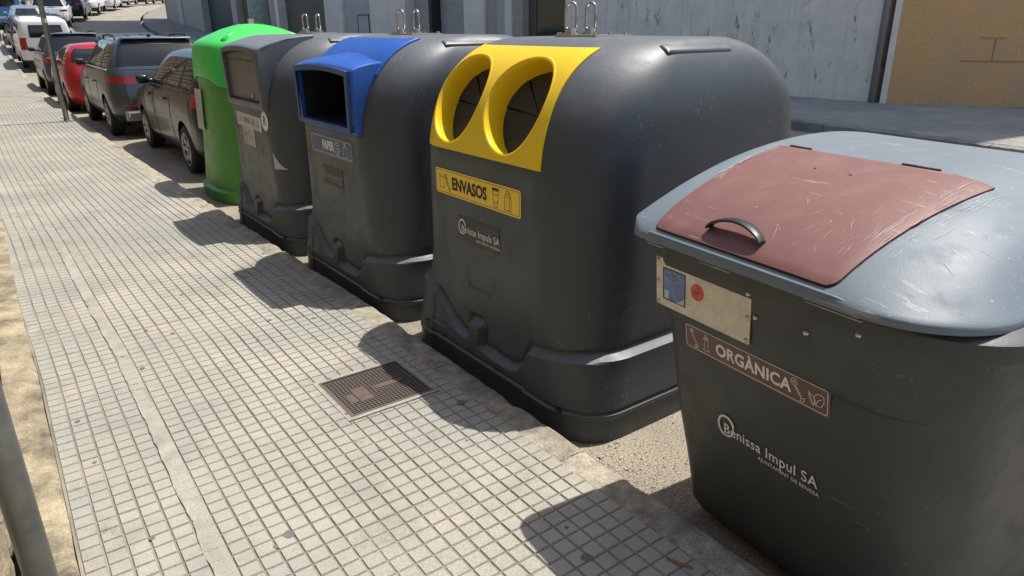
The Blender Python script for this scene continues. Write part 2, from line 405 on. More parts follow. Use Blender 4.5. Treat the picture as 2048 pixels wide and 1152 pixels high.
# footing strip along the wall
bm = bmesh.new(); G = {}
NY = 150
for j in range(NY + 1):
    y = -1 + 31 * (j / NY) ** 1.35
    for i in range(7):
        x = -.225 + i * .15 / 6 + (.012 * noise.noise(Vector((0, y * 3.2, 4))) if i == 6 else 0)
        G[i, j] = bm.verts.new((x, y, sw_z(x, y) + .012 * (1 - i / 6) + .012 * noise.noise(Vector((x * 16, y * 7, 1))) + (-.016 if i == 6 else .0)))
for j in range(NY):
    for i in range(6): bm.faces.new((G[i, j], G[i + 1, j], G[i + 1, j + 1], G[i, j + 1]))
o = frombm('footing_strip', bm, M_foot, None, True); tag(o, kind='structure')

# manhole cover
cov = tag(empty('access_cover', (COV[0], COV[2], SZ)), 'rusty square cast iron access cover set in pale mortar in the sidewalk', 'access cover')
cw, cl = COV[1] - COV[0], COV[3] - COV[2]
bm = bmesh.new()
for (a, b, c, d) in ((-.022, 0, -.022, cl + .022), (cw, cw + .022, -.022, cl + .022), (0, cw, -.022, 0), (0, cw, cl, cl + .022)): abox(bm, a, b, c, d, -.02, .0015)
frombm('mortar_surround', bm, M_mortar, cov)
bm = bmesh.new()
for (a, b, c, d) in ((0, .012, 0, cl), (cw - .012, cw, 0, cl), (.012, cw - .012, 0, .012), (.012, cw - .012, cl - .012, cl)): abox(bm, a, b, c, d, -.02, .003)
frombm('frame', bm, M_iron, cov)
box('plate', .015, cw - .015, .015, cl - .015, -.02, -.003, M_iron, cov)
bm = bmesh.new(); n = 21
for i in range(n):
    for j in range(n):
        x = .022 + (cw - .044) * (i + .5) / n; y = .022 + (cl - .044) * (j + .5) / n
        if (.09 < x < .17 and .10 < y < .24) or (.2 < x < .36 and .17 < y < .21) or (.05 < x < .09 and .12 < y < .2): continue
        abox(bm, x - .0052, x + .0052, y - .0046, y + .0046, -.003, .0025)
o = frombm('raised_studs', bm, M_iron, cov); o['kind'] = 'stuff'
M_rust = mat('orange_rust', (.125, .088, .07), .8, var=.4, vscale=30, bump=.4)
box('badge', .095, .165, .105, .235, -.0025, .001, M_rust, cov); box('badge', .205, .355, .175, .205, -.0025, .001, M_rust, cov)

# gum marks: flat dark blots trodden into the paving
M_gum = mat('trodden_gum', (.15, .145, .135), .8, var=.3, vscale=40)
rg = random.Random(3)
def blot(x, y, r, e=1., z=SZ + .0016):
    k = 12; vs = [(x, y, z)] + [(x + r * (1 + rg.uniform(-.25, .2)) * math.cos(a), y + e * r * (1 + rg.uniform(-.25, .2)) * math.sin(a), z) for a in [i * 2 * math.pi / k for i in range(k)]]
    return vs, [(0, 1 + i, 1 + (i + 1) % k) for i in range(k)]
vs = []; fs = []
gums = [(.1, 2.6, .010), (.12, 2.63, .009), (.14, 2.28, .011), (.52, 2.02, .02), (1.47, 2.42, .022), (1.26, 1.33, .021), (.03, 3.3, .012), (.3, 3.9, .01), (1.3, 1.48, .009), (1.0, 2.3, .01)]
for k in range(46): gums.append((rg.uniform(0, 1.5), rg.uniform(1.4, 9), rg.uniform(.006, .014)))
for g in gums:
    a, b = blot(*g); n = len(vs); vs += a; fs += [tuple(q + n for q in f) for f in b]
o = mesh('gum_spots', vs, fs, M_gum); tag(o, 'small dark trodden gum spots scattered over the sidewalk', 'gum spots', kind='stuff')
o = box('wooden_stick', -.042, .042, -.006, .006, 0, .004, mat('stick_wood', (.30, .15, .07), .7, var=.3, vscale=40), None, .001)
o.location = (1.475, 1.13, SZ + .002); o.rotation_euler = (0, 0, R(112)); tag(o, 'flat brown wooden stick lying on the shaded paving by the kerb', 'stick')

# loose gravel in the gutter and around the bins
bm = bmesh.new(); rr = random.Random(5)
for k in range(5200):
    u = rr.random()
    if u < .45: x = 1.70 + abs(rr.gauss(0, .16)); y = rr.uniform(.6, 2.1)
    elif u < .8: x = 1.7 + rr.random() ** 1.5 * 1.3; y = rr.choice((rr.uniform(1.2, 2.0), rr.uniform(3.35, 3.75), rr.uniform(5.1, 5.5)))
    else: x = 1.68 + abs(rr.gauss(0, .1)); y = rr.uniform(-.5, 14); x += bend(y)
    s = rr.uniform(.0018, .0058) * (1.5 if rr.random() < .06 else 1)
    q = [Vector((rr.gauss(0, 1), rr.gauss(0, 1), rr.gauss(0, .6))).normalized() * s for _ in range(4)]
    vv = [bm.verts.new((x, y, T(x, y) + .002) + Vector()) if 0 else bm.verts.new(Vector((x, y, T(x, y) + .6 * s)) + a) for a in q]
    for f in ((0, 1, 2), (0, 2, 3), (0, 3, 1), (1, 3, 2)): bm.faces.new([vv[i] for i in f])
o = frombm('gravel', bm, M_grav); tag(o, 'loose pale grit and gravel along the gutter between the bins', 'gravel', kind='stuff')
# gum-pink scrap of litter beside the yellow bin
o = mesh('litter_scrap', [(0, 0, 0), (.022, .004, .006), (.026, .016, .001), (.008, .02, .009), (.012, .01, .012)], [(0, 1, 4), (1, 2, 4), (2, 3, 4), (3, 0, 4)], mat('lilac_paper', (.55, .32, .55), .7), loc=(1.80, 1.84, .006))
tag(o, 'crumpled lilac scrap of paper on the gutter by the yellow-topped bin', 'litter')

# ------------------------------------------------------------------ rubble wall on the left
wall = tag(empty('rubble_wall', (-.24, 0, 0)), 'tan rubble stone retaining wall along the left side of the sidewalk', 'wall')
box('mortar_core', -.8, -.035, -4, 36, -.1, 4.6, M_mort, wall)
def stone(bm, c, sx, sy, sz, rnd, sub=2):
    r = bmesh.ops.create_icosphere(bm, subdivisions=sub, radius=1)
    o = Vector((rnd.uniform(0, 99), rnd.uniform(0, 99), rnd.uniform(0, 99)))
    for v in r['verts']:
        d = v.co.copy(); q = Vector([math.copysign(abs(t) ** .62, t) for t in d]); q *= 1 + .28 * noise.noise(d * 1.6 + o) + .1 * noise.noise(d * 4 + o)
        v.co = Vector((c[0] + q.x * sx, c[1] + q.y * sy, c[2] + q.z * sz))
rw = random.Random(11)
def course(y0, y1, z0, z1, each):
    # irregular courses; z0 is the foot of the first one
    bm = None; z = z0; cnt = 0
    if not each: bm = bmesh.new()
    while z < z1:
        h = rw.uniform(.10, .2) * (1 if each else 1.5); y = y0 + rw.uniform(-.1, .1)
        while y < y1:
            w = rw.uniform(.16, .36) * (1 if each else 1.6); b2 = bmesh.new() if each else bm
            stone(b2, (-.035, y + w / 2, z + h / 2), rw.uniform(.035, .06), w / 2 * .97, h / 2 * .97, rw, 2 if each else 1)
            if each: frombm('stone', b2, M_stone, wall)
            y += w; cnt += 1
        z += h
    if bm: o = frombm('rubble_face', bm, M_stone, wall); o['kind'] = 'stuff'
course(1.0, 8.5, .10, 1.0, True)
course(8.5, 34, .12, 4.5, False); course(-3, 8.5, 1.08, 4.5, False)

def round_pole(name, x, y, r, h, label, lean=0., m=None, group=None):
    t = tag(empty(name, (x, y, sw_z(x, y))), label, 'pole', group)
    bm = bmesh.new(); tube(bm, [(0, 0, 0), (0, 0, h * .5), (0, 0, h)], r, 20); frombm('shaft', bm, m or M_gal, t, True)
    return t
round_pole('sign_pole', -.125, 1.62, .031, 3.2, 'smooth grey steel pole close to the camera at the foot of the rubble wall')
p1 = round_pole('sign_pole', 1.17, 15.65, .045, 5.5, 'grey steel pole on the sidewalk beside the grey and red parked cars')
bm = bmesh.new(); lathe(bm, [(.047, 1.72), (.049, 1.72), (.049, 1.79), (.047, 1.79)], 20); frombm('worn_band', bm, mat('pale_tape', (.5, .45, .36), .8), p1)
box('base_plate', -.11, .11, -.11, .11, .0, .012, M_gal, p1, .003)
p2 = round_pole('sign_pole', 1.30, 44.0, .06, 6., 'grey steel pole further up the sidewalk beside the dark and white cars')

# ------------------------------------------------------------------ text / icons on a plane facing -X
def text_mesh(s, size, m, parent, name, ext=0., bold=0., sx=1., x=0, y=0, align='CENTER', sp=1., rot=0):
    """text in the local XY plane of parent"""
    c = bpy.data.curves.new(name, 'FONT'); c.body = s; c.size = size; c.align_x = align; c.align_y = 'CENTER'; c.offset = bold; c.extrude = ext; c.space_character = sp
    c.resolution_u = 4
    t = bpy.data.objects.new('t', c); me = bpy.data.meshes.new_from_object(t)
    bpy.data.objects.remove(t, do_unlink=True); bpy.data.curves.remove(c)
    me.materials.clear(); me.materials.append(m); me.transform(Matrix.Translation((x, y, 0)) @ Matrix.Rotation(rot, 4, 'Z') @ Matrix.Diagonal((sx, 1, 1, 1))); me.name = name
    o = bpy.data.objects.new(name, me); link(o, parent); return o
def strokes(lines, w, m, parent, name, z=.0012, closed=False):
    """flat printed lines with mitred joints"""
    vs = []; fs = []
    for li, L in enumerate(lines):
        P = [Vector(L[0])]
        for q in L[1:]:
            if (Vector(q) - P[-1]).length > 1e-5: P.append(Vector(q))
        cl = len(P) > 3 and (P[0] - P[-1]).length < 1e-4
        if cl: P = P[:-1]
        n = len(P); base = len(vs); zz = z + .00022 * li
        for i in range(n):
            a_ = P[i - 1] if (cl or i) else None; c_ = P[(i + 1) % n] if (cl or i < n - 1) else None
            d1 = (P[i] - a_).normalized() if a_ is not None else None; d2 = (c_ - P[i]).normalized() if c_ is not None else None
            if d1 is None: d1 = d2
            if d2 is None: d2 = d1
            t_ = d1 + d2
            if t_.length < 1e-3: t_ = d1
            t_.normalize(); nn = Vector((-t_.y, t_.x)); k_ = min(2.2, 1 / max(.3, abs(nn.dot(Vector((-d1.y, d1.x))))))
            vs += [(P[i].x + nn.x * w / 2 * k_, P[i].y + nn.y * w / 2 * k_, zz), (P[i].x - nn.x * w / 2 * k_, P[i].y - nn.y * w / 2 * k_, zz)]
        for i in range(n if cl else n - 1):
            j = (i + 1) % n; fs.append((base + 2 * i, base + 2 * i + 1, base + 2 * j + 1, base + 2 * j))
    return mesh(name, vs, fs, m, parent)
def circ(cx, cy, rx, ry=None, n=20, a0=0, a1=360):
    ry = ry or rx; return [(cx + rx * math.cos(R(a0 + (a1 - a0) * k / n)), cy + ry * math.sin(R(a0 + (a1 - a0) * k / n))) for k in range(n + 1)]
def rpoly(w, h, r, n=5):
    P = []
    for (cx, cy, a) in ((w / 2 - r, h / 2 - r, 0), (-w / 2 + r, h / 2 - r, 90), (-w / 2 + r, -h / 2 + r, 180), (w / 2 - r, -h / 2 + r, 270)):
        P += [(cx + r * math.cos(R(a + 90 * k / n)), cy + r * math.sin(R(a + 90 * k / n))) for k in range(n + 1)]
    return P
def plate(name, w, h, r, z0, z1, m, parent, n=5):
    P = rpoly(w, h, r, n); k = len(P)
    vs = [(x, y, z0) for x, y in P] + [(x, y, z1) for x, y in P]
    return mesh(name, vs, [tuple(range(k))[::-1], tuple(range(k, 2 * k))] + [(i, (i + 1) % k, k + (i + 1) % k, k + i) for i in range(k)], m, parent)
def facing(o, x, y, z, tilt=0., yaw=0., roll=0.):
    """local x -> -Y, local y -> +Z, normal -> -X"""
    b = Matrix(((0, 0, -1), (-1, 0, 0), (0, 1, 0)))
    o.matrix_local = Matrix.Translation((x, y, z)) @ Matrix.Rotation(yaw, 4, 'Z') @ Matrix.Rotation(tilt, 4, 'Y') @ b.to_4x4() @ Matrix.Rotation(roll, 4, 'Z')
    return o
def label_plate(parent, name, w, h, r, mface, medge, frame_m, x, y, z, tilt=0., thick=.002, inset=.006):
    e = plate(name, w, h, r, 0, thick, medge, parent); facing(e, x, y, z, tilt)
    plate('film', w - 2 * inset * .5, h - 2 * inset * .5, r * .9, thick, thick + .0004, mface, e)
    P = rpoly(w - inset * 3, h - inset * 3, r * .7); strokes([P + [P[0]]], .0022 if w > .6 else .0025, frame_m, e, 'border', thick + .0010)
    return e
def town_logo(parent, m, x, y, z, s, tilt=0., worn=False):
    """ring mark + two lines of writing, width about s"""
    e = strokes([circ(-.40 * s, .03 * s, .085 * s, .105 * s, 28), circ(-.395 * s, .028 * s, .094 * s, .112 * s, 24, 20, 250)], .018 * s, m, parent, 'town_mark'); facing(e, x, y, z, tilt)
    text_mesh('Benissa Impul' + ('' if worn else 's') + ' SA', .150 * s, m, e, 'lettering', x=.065 * s, y=0, sx=.84 if not worn else .90, sp=1.06, bold=.0004).location.z = .0012
    text_mesh('AJUNTAMENT DE BENISSA', .055 * s, m, e, 'lettering', x=.27 * s, y=-.105 * s, sx=.95).location.z = .0012
    return e

# ------------------------------------------------------------------ large recycling containers
HT = .608; D = 1.52; HW = .73; CR = .32
def fz(z): return 0 if z < 1.08 else .45 * (1 - math.sqrt(max(0, 1 - ((z - 1.08) / HT) ** 2)))
def bz(z): return D - (0 if z < 1.20 else .46 * (1 - math.sqrt(max(0, 1 - ((z - 1.20) / .492) ** 2))))
def wz(z): return HW - (0 if z < 1.36 else .20 * (1 - math.sqrt(max(0, 1 - ((z - 1.36) / .34) ** 2)))) - .02 * smooth01((z - .4) / 1.0)
SK = [(-.8, .40), (-.52, .36), (-.44, .345), (-.38, .335), (-.30, .215), (-.22, .19), (-.1, .195), (.06, .205), (.15, .215), (.22, .225), (.30, .25), (.38, .31), (.47, .37), (.58, .41), (.8, .44)]
def skirt(u, tg):
    if tg == 'b': return .42
    return interp(SK, u)
def off(x, u, z, tg):
    e = skirt(u, tg)
    if tg != 'b':
        sl_ = (skirt(u + .01, tg) - skirt(u - .01, tg)) / .02; d = (z - e) / math.sqrt(1 + sl_ * sl_)
        if abs(u) < .5 and x < .1:
            qx, qz = abs(u - .082) - .038, z - .305
            dt = math.hypot(max(qx, 0), max(qz, 0)) + min(max(qx, qz), 0) - .012; d = min(d, dt)
    else: d = z - e
    o = (.030 if x < .05 else .040) * smooth01(.5 - d / .016)
    o -= .012 * math.exp(-((d - .020) / .014) ** 2)
    o -= .014 * math.exp(-((z - .145) / .007) ** 2)
    if x < .1 and .16 < z < .34 and abs(u) < .3: o -= .010 * math.exp(-((abs(u - .082) - .056) / .006) ** 2) * smooth01((z - .16) / .03)
    o += .030 * smooth01((.36 - z) / .34)
    if z < .12: o -= .010 * smooth01((.12 - z) / .01)
    if tg == 'f' or x < .06:
        a = smooth01((.42 - abs(u - .05)) / .012) * smooth01((1.10 - z) / .02)
        o -= .010 * a
    return o
def surf(u, ph):
    """point of the front shoulder for lateral u and angle ph (degrees), plus outward normal"""
    def P(u, ph):
        z = 1.08 + HT * math.sin(R(ph)); x = .45 * (1 - math.cos(R(ph))); fl = wz(z) - CR; d = abs(u) - fl
        if d > 0: x += CR - math.sqrt(max(1e-6, CR * CR - d * d))
        return Vector((x, u, z))
    p = P(u, ph); a = P(u + .005, ph) - p; b = P(u, ph + .5) - p; n = a.cross(b); n.normalize()
    if n.x > 0: n = -n
    return p, n
def body_mesh(name, m, parent):
    vs = []; fs = []; zs = [.0, .03, .06, .085, .1] + [.108 + .0085 * k for k in range(42)] + [.47 + .03 * k for k in range(4)] + [.60 + .048 * k for k in range(10)] + [1.08 + HT * math.sin(R(a)) for a in [0, 4, 8, 12, 17, 22, 27, 32, 37, 42, 47, 52, 57, 62, 67, 71, 75, 79, 82, 85, 87.5, 90]]
    N = None
    for z in zs:
        hw = wz(z); r = .20 + (CR - .20) * smooth01((z - .12) / .55)
        P = rrect(fz(z), bz(z), -hw, hw, r, .20 + .06 * smooth01((z - .1) / .5), ns=(130, 30, 18, 30), nc=14)
        N = len(P)
        for i, (x, y, tg) in enumerate(P):
            a = P[i - 1]; b = P[(i + 1) % N]; t = Vector((b[0] - a[0], b[1] - a[1])); t.normalize(); nx, ny = t.y, -t.x
            o = off(x, y, z, tg) if z < 1.2 else 0
            vs.append((x + nx * o, y + ny * o, z))
    base = len(vs); n = len(zs)
    cx = (fz(1.688) + bz(1.688)) / 2
    top = vs[(n - 1) * N:n * N]
    for s in (.93, .8, .55, .25):
        for (x, y, z) in top: vs.append((cx + (x - cx) * s, y * s, 1.08 + HT + .008 * (1 - s)))
        n += 1
    vs.append((cx, 0, 1.09 + HT - .002))
    for j in range(n - 1):
        for i in range(N):
            k = (i + 1) % N; fs.append((j * N + i, j * N + k, (j + 1) * N + k, (j + 1) * N + i))
    for i in range(N): fs.append(((n - 1) * N + i, (n - 1) * N + (i + 1) % N, len(vs) - 1))
    fs.append(tuple(range(N))[::-1])
    o = mesh(name, vs, fs, m, parent, True); return o
def autosmooth(o, ang=40):
    for p in o.data.polygons: p.use_smooth = True
    bm = bmesh.new(); bm.from_mesh(o.data)
    for e in bm.edges:
        if len(e.link_faces) == 2 and e.calc_face_angle(0) > R(ang): e.smooth = False
    bm.to_mesh(o.data); bm.free()
def panel(name, u0, u1, p0, p1, m, parent, th=.012, lift=.004, nu=40, npz=34, edge=None):
    """a moulded panel lying on the curved shoulder"""
    vs = []; fs = []
    for side in (1, 0):
        for j in range(npz + 1):
            for i in range(nu + 1):
                ph = p0 + (p1 - p0) * j / npz; f = edge(ph) if edge else 1
                u = (u0 + (u1 - u0) * i / nu) * f; p, nn = surf(u, ph); vs.append(p + nn * (lift if side else lift - th))
    K = (nu + 1) * (npz + 1)
    for j in range(npz):
        for i in range(nu):
            a = j * (nu + 1) + i; fs.append((a, a + nu + 1, a + nu + 2, a + 1)); b = a + K; fs.append((b, b + 1, b + nu + 2, b + nu + 1))
    def wallf(seq):
        for a, b in zip(seq, seq[1:]): fs.append((a, b, b + K, a + K))
    wallf([i for i in range(nu + 1)]); wallf([j * (nu + 1) + nu for j in range(npz + 1)])
    wallf([npz * (nu + 1) + i for i in range(nu, -1, -1)]); wallf([j * (nu + 1) for j in range(npz, -1, -1)])
    bm = bmesh.new(); me = bpy.data.meshes.new('t'); me.from_pydata([tuple(v) for v in vs], [], fs); bm.from_mesh(me)
    return frombm(name, bm, m, parent, True)
def lifting_gear(parent, x=.62, y=.03):
    """bolted plate with two upright steel loops"""
    box('lifting_plate', x - .06, x + .17, y - .17, y + .13, 1.690, 1.701, M_zinc, parent, .002)
    for (dx, dy, a) in ((-.015, .06, .35), (.09, .035, .15)):
        w = .030; h = .132
        pts = [(-w, 0, .02), (-w, 0, h - w)] + [(-w * math.cos(R(k * 22.5)), 0, h - w + w * math.sin(R(k * 22.5))) for k in range(1, 8)] + [(w, 0, h - w), (w, 0, .02)] + [(w * math.cos(R(k * 30)), 0, .02 - .5 * w * math.sin(R(k * 30))) for k in range(1, 6)] + [(-w, 0, .02)]
        o = tubeo('lifting_loop', pts, .0072, M_zinc, parent, 8); o.location = (x + dx, y + dy, 1.716); o.rotation_euler = (0, 0, R(90) + a)
        bm = bmesh.new(); lathe(bm, [(.001, .022), (.03, .022), (.03, 0), (.045, 0), (.045, -.01), (.001, -.01)], 14); c = frombm('swivel_collar', bm, M_zinc, parent, False); c.location = (x + dx, y + dy, 1.710)
    for (bx, by) in ((x - .045, y - .15), (x + .15, y - .15), (x - .045, y + .11), (x + .15, y + .11), (x + .05, y - .15)):
        bm = bmesh.new(); lathe(bm, [(.001, .012), (.011, .012), (.013, 0)], 8, Matrix.Translation((bx, by, 1.700))); frombm('bolt', bm, M_zinc, parent)
def roof_bars(parent, m):
    for s in (-1, 1):
        bm = bmesh.new(); abox(bm, -.21, .21, -.032, .032, -.03, .019, .016)
        o = frombm('roof_bar', bm, m, parent, True); o.location = (.72, s * .60, 1.640); o.rotation_euler = (s * -.52, 0, 0); autosmooth(o, 60)
def rivet(bm, x, y, z, r=.008):
    rr_ = lathe(bm, [(r, 0), (r * .8, r * .45), (r * .3, r * .6), (.0005, r * .62)], 10, Matrix(((0, 0, -1, x), (-1, 0, 0, y), (0, 1, 0, z), (0, 0, 0, 1))))
def container(x, y, label, kind, rz=0):
    t = tag(empty('recycling_container', (x, y, 0), rz), label, 'recycling bin', 'dark grey recycling containers in a row along the kerb')
    b = body_mesh('body', M_body, t)
    if kind == 'yellow':
        ax = Vector((.86, 0, -.51)); holes = []
        for uc in (.315, -.152):
            pc, nc_ = surf(uc, 39)
            def ring(s, dep, lift, uc=uc):
                L = []
                for k in range(48):
                    a = 2 * math.pi * k / 48; u = uc + .206 * s * math.cos(a); ph = 36.3 + 24 * s * math.sin(a) ; p, nn = surf(u, ph)
                    L.append(p + nn * lift + ax * dep)
                return L
            holes.append(ring)
        pn = panel('opening_panel', -.43, .545, 9, 70, M_yel, t, .02, .006, edge=lambda ph: 1 - .03 * math.sin(R((ph - 9) * 2.8)))
        def cutter(ring, s):
            bm = bmesh.new(); A = [bm.verts.new(p) for p in ring(s, -.12, 0)]; 
            B = [bm.verts.new(p) for p in ring(s, .36, 0)]
            for k in range(48): bm.faces.new((A[k], A[(k + 1) % 48], B[(k + 1) % 48], B[k]))
            ca = bm.verts.new(sum((v.co for v in A), Vector()) / 48); cb = bm.verts.new(sum((v.co for v in B), Vector()) / 48)
            for k in range(48): bm.faces.new((ca, A[(k + 1) % 48], A[k])); bm.faces.new((cb, B[k], B[(k + 1) % 48]))
            o = frombm('cutter', bm, M_pit, t); return o
        bpy.context.view_layer.update()
        boolean(b, [cutter(h, 1.10) for h in holes]); autosmooth(b)
        boolean(pn, [cutter(h, 1.0) for h in holes]); autosmooth(pn)
        for ring in holes:
            seq = [(1.07, 0, .0062), (1.05, 0, .0078), (1.025, 0, .0085), (1.005, 0, .007), (.99, .004, .001), (.98, .02, 0), (.97, .05, 0), (.965, .08, 0), (.96, .11, 0)]
            vs = []; fs = []
            for s in seq: vs += ring(*s)
            for j in range(len(seq) - 1):
                for k in range(48): fs.append((j * 48 + k, j * 48 + (k + 1) % 48, (j + 1) * 48 + (k + 1) % 48, (j + 1) * 48 + k))
            tb = mesh('throwing_tube', vs, fs, M_yel, t, True)
            E = ring(.962, .105, 0); c = sum(E, Vector()) / 48 + ax * .03; fv = []; ff = []
            for q in range(8):
                n = len(fv); fv.append(c + ax * .004 * (q % 2))
                seg = [E[(q * 6 + k) % 48] for k in range(7)]
                mid = sum(seg, Vector()) / 7
                seg = [p + (mid - p).normalized() * .004 for p in seg]
                fv += [p + ax * .004 * (q % 3) for p in seg]; ff += [(n, n + 1 + k, n + 2 + k) for k in range(6)]
            mesh('rubber_flap', fv, ff, mat('flap_rubber', (.032, .031, .027), .6, var=.3, vscale=8), tb)
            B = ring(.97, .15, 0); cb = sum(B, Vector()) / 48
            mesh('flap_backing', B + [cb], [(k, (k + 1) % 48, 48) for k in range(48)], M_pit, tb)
        e = label_plate(t, 'sign', .73, .128, .014, M_ylab, M_ylab2, M_black, .0085, .075, 1.005)
        text_mesh('ENVASOS', .084, M_black, e, 'lettering', x=-.055, y=-.002, bold=.0034, sx=.86).location.z = .0034
        z = .0036
        strokes([[(-.325, .04), (-.325, -.035), (-.283, -.035), (-.283, .04)], [(-.325, .022), (-.283, .022)], [(-.325, .04), (-.318, .022)], [(-.283, .04), (-.29, .022)]], .0022, M_black, e, 'bag_icon', z)
        strokes([[(-.262, .042), (-.268, .03), (-.235, -.028), (-.226, -.03), (-.226, -.042), (-.24, -.04), (-.262, .0), (-.27, .03)], [(-.262, .018), (-.246, .02)], [(-.25, -.008), (-.236, -.004)], [(-.262, .042), (-.254, .04), (-.25, .03)]], .0028, M_black, e, 'bottle_icon', z)
        strokes([[(.148, .03), (.16, -.045), (.185, -.045), (.198, .03)], [(.144, .03), (.202, .03)], [(.150, .012), (.196, .012)], [(.157, -.025), (.189, -.025)]], .0022, M_black, e, 'cup_icon', z)
        strokes([[(.146, .038), (.2, .038)]], .010, M_black, e, 'cup_icon', z)
        strokes([[(.245, .018), (.245, -.045), (.295, -.045), (.295, .018), (.285, .03), (.255, .03), (.245, .018), (.295, .018)], [(.281, .018), (.281, -.045)], [(.255, .03), (.258, .044), (.282, .044), (.285, .03)]], .0022, M_black, e, 'carton_icon', z)
        q = plate('printed_patch', .36, .13, .003, 0, .0008, mat('dark_patch', (.042, .043, .044), .5), t); facing(q, .009 - .0005, .06, .79)
        town_logo(t, M_white, .009 - .002, .065, .79, .34)
        o = strokes([[(-.10 + .026 * i, -.02 + .004 * (i % 3)), (-.10 + .026 * i + .004 * (i % 2), .018 - .012 * (i > 0))] for i in range(8)], .008, M_body, t, 'moulded_relief', .004); facing(o, .0085, .06, .50)
    if kind in ('blue', 'grey'):
        mm, mf = (M_blue, M_blue2) if kind == 'blue' else (M_hood, M_hood)
        zb, zt, hwid = (1.13, 1.515, .445) if kind == 'blue' else (1.135, 1.595, .465)
        # hood: moulded frame standing out of the shoulder
        prof = [(.0, zb - .02), (-.035, zb), (-.045, zt - .02), (-.03, zt), (.02, zt + .016), (.08, zt + .028), (.16, zt + .036), (.26, 1.60), (.30, 1.45), (.22, 1.2)] if kind == 'blue' else [(.0, zb - .02), (-.035, zb), (-.045, zt - .02), (-.03, zt), (.02, zt + .022), (.10, zt + .045), (.2, zt + .075 if kind == 'blue' else zt + .07), (.42, 1.69), (.42, 1.4), (.25, 1.2)]
        bm = bmesh.new(); cols = []
        nn = 24
        for i in range(nn + 1):
            t_ = -1 + 2 * i / nn; u = t_ * hwid; cr = .025 * (1 - t_ * t_); row = []
            for (px, pz) in prof:
                spread = 1 + .10 * smooth01(px / .3)
                zz = pz + (cr if pz > 1.35 and px < .3 else 0) ; row.append(bm.verts.new((px + .012 * t_ * t_, u * spread, zz)))
            cols.append(row)
        K = len(prof)
        for i in range(nn):
            for k in range(K): bm.faces.new((cols[i][k], cols[i + 1][k], cols[i + 1][(k + 1) % K], cols[i][(k + 1) % K]))
        bm.faces.new(cols[0][::-1]); bm.faces.new(cols[-1])
        hood = frombm('hood', bm, mm, t)
        md = hood.modifiers.new('v', 'BEVEL'); md.width = .016; md.segments = 3; md.limit_method = 'ANGLE'; md.angle_limit = R(28)
        dg = bpy.context.evaluated_depsgraph_get(); me = bpy.data.meshes.new_from_object(hood.evaluated_get(dg)); hood.modifiers.clear(); hood.data = me
        mw = hwid - .055; z0 = zb + .045; z1 = zt - .045
        def mouth(d1, g=0.):
            bm = bmesh.new(); P = []
            for i in range(25):
                tt = -1 + 2 * i / 24; P.append((tt * (mw + g), z1 + g + .022 * (1 - tt * tt)))
            Q = P + [(mw + g, z0 - g), (-mw - g, z0 - g)]
            Q = Q[:25] + [(mw * .97, z0 - g)] + [(-mw * .97, z0 - g)]
            A = [bm.verts.new((-.2, u, z)) for u, z in Q]; B = [bm.verts.new((d1, u, z)) for u, z in Q]; n = len(Q)
            bm.faces.new(A); bm.faces.new(B[::-1])
            for k in range(n): bm.faces.new((A[k], A[(k + 1) % n], B[(k + 1) % n], B[k]))
            return frombm('cutter', bm, M_pit, t)
        bpy.context.view_layer.update()
        boolean(hood, [mouth(.34 if kind == 'blue' else .02)]); boolean(b, [mouth(.38 if kind == 'blue' else .05, .002)])
        autosmooth(b); autosmooth(hood, 50)
        if kind == 'blue':
            # near-black liner added behind the mouth, its inner shade put into the colour
            n = 24; cv = []; cf = []
            for dx in (-.012, .325):
                cv += [(dx, (-1 + 2 * i / n) * (mw - .004), z1 - .004 + .022 * (1 - (-1 + 2 * i / n) ** 2)) for i in range(n + 1)] + [(dx, mw * .97 - .004, z0 + .004), (dx, -mw * .97 + .004, z0 + .004)]
            k = n + 3; cf = [(i, (i + 1) % k, k + (i + 1) % k, k + i) for i in range(k)] + [tuple(range(k, 2 * k))]
            mesh('shade_liner', cv, cf, mat('shade_dark_blue', (.006, .008, .014), .6), t)
            # face frame of a duller blue
            bm = bmesh.new()
            def fr(g0, g1):
                n = 24; A = []; B = []
                def loop(g, dx):
                    L = [(dx, (-1 + 2 * i / n) * (mw + g), z1 + g + .022 * (1 - (-1 + 2 * i / n) ** 2)) for i in range(n + 1)] + [(dx, mw * .98 + g, z0 - g), (dx, -mw * .98 - g, z0 - g)]
                    return [bm.verts.new(v) for v in L]
                A = loop(g0, -.052); B = loop(g1, -.052); C_ = loop(g1, -.03); m_ = len(A)
                for k in range(m_): bm.faces.new((A[k], A[(k + 1) % m_], B[(k + 1) % m_], B[k])); bm.faces.new((B[k], B[(k + 1) % m_], C_[(k + 1) % m_], C_[k]))
            fr(.002, .032); frombm('mouth_frame', bm, mf, t)
            pn = panel('roof_panel', -.485, .485, 40, 76, M_blue, t, .02, .010)
            e = label_plate(t, 'sign', .66, .122, .012, M_blab, M_bed, M_white, .0085, .045, 1.005)
            text_mesh('PAPER', .080, M_white, e, 'lettering', x=-.045, y=0, bold=.0034, sx=.85).location.z = .0034
            z = .0036
            strokes([circ(.105, .028, .032, .010), [(.073, .028), (.073, -.03), (.105, -.045), (.137, -.03), (.137, .028)], [(.105, .018), (.105, -.045)], [(.11, 0), (.13, .004), (.13, -.02), (.11, -.024), (.11, 0)]], .0035, M_white, e, 'box_icon', z)
            strokes([[(.2, .01), (.2, -.045), (.26, -.045), (.26, .01), (.245, .025), (.215, .025), (.2, .01)], [(.215, .025), (.23, .052), (.245, .025)], [(.22, .038), (.24, .038)]], .0035, M_white, e, 'bag_icon', z)
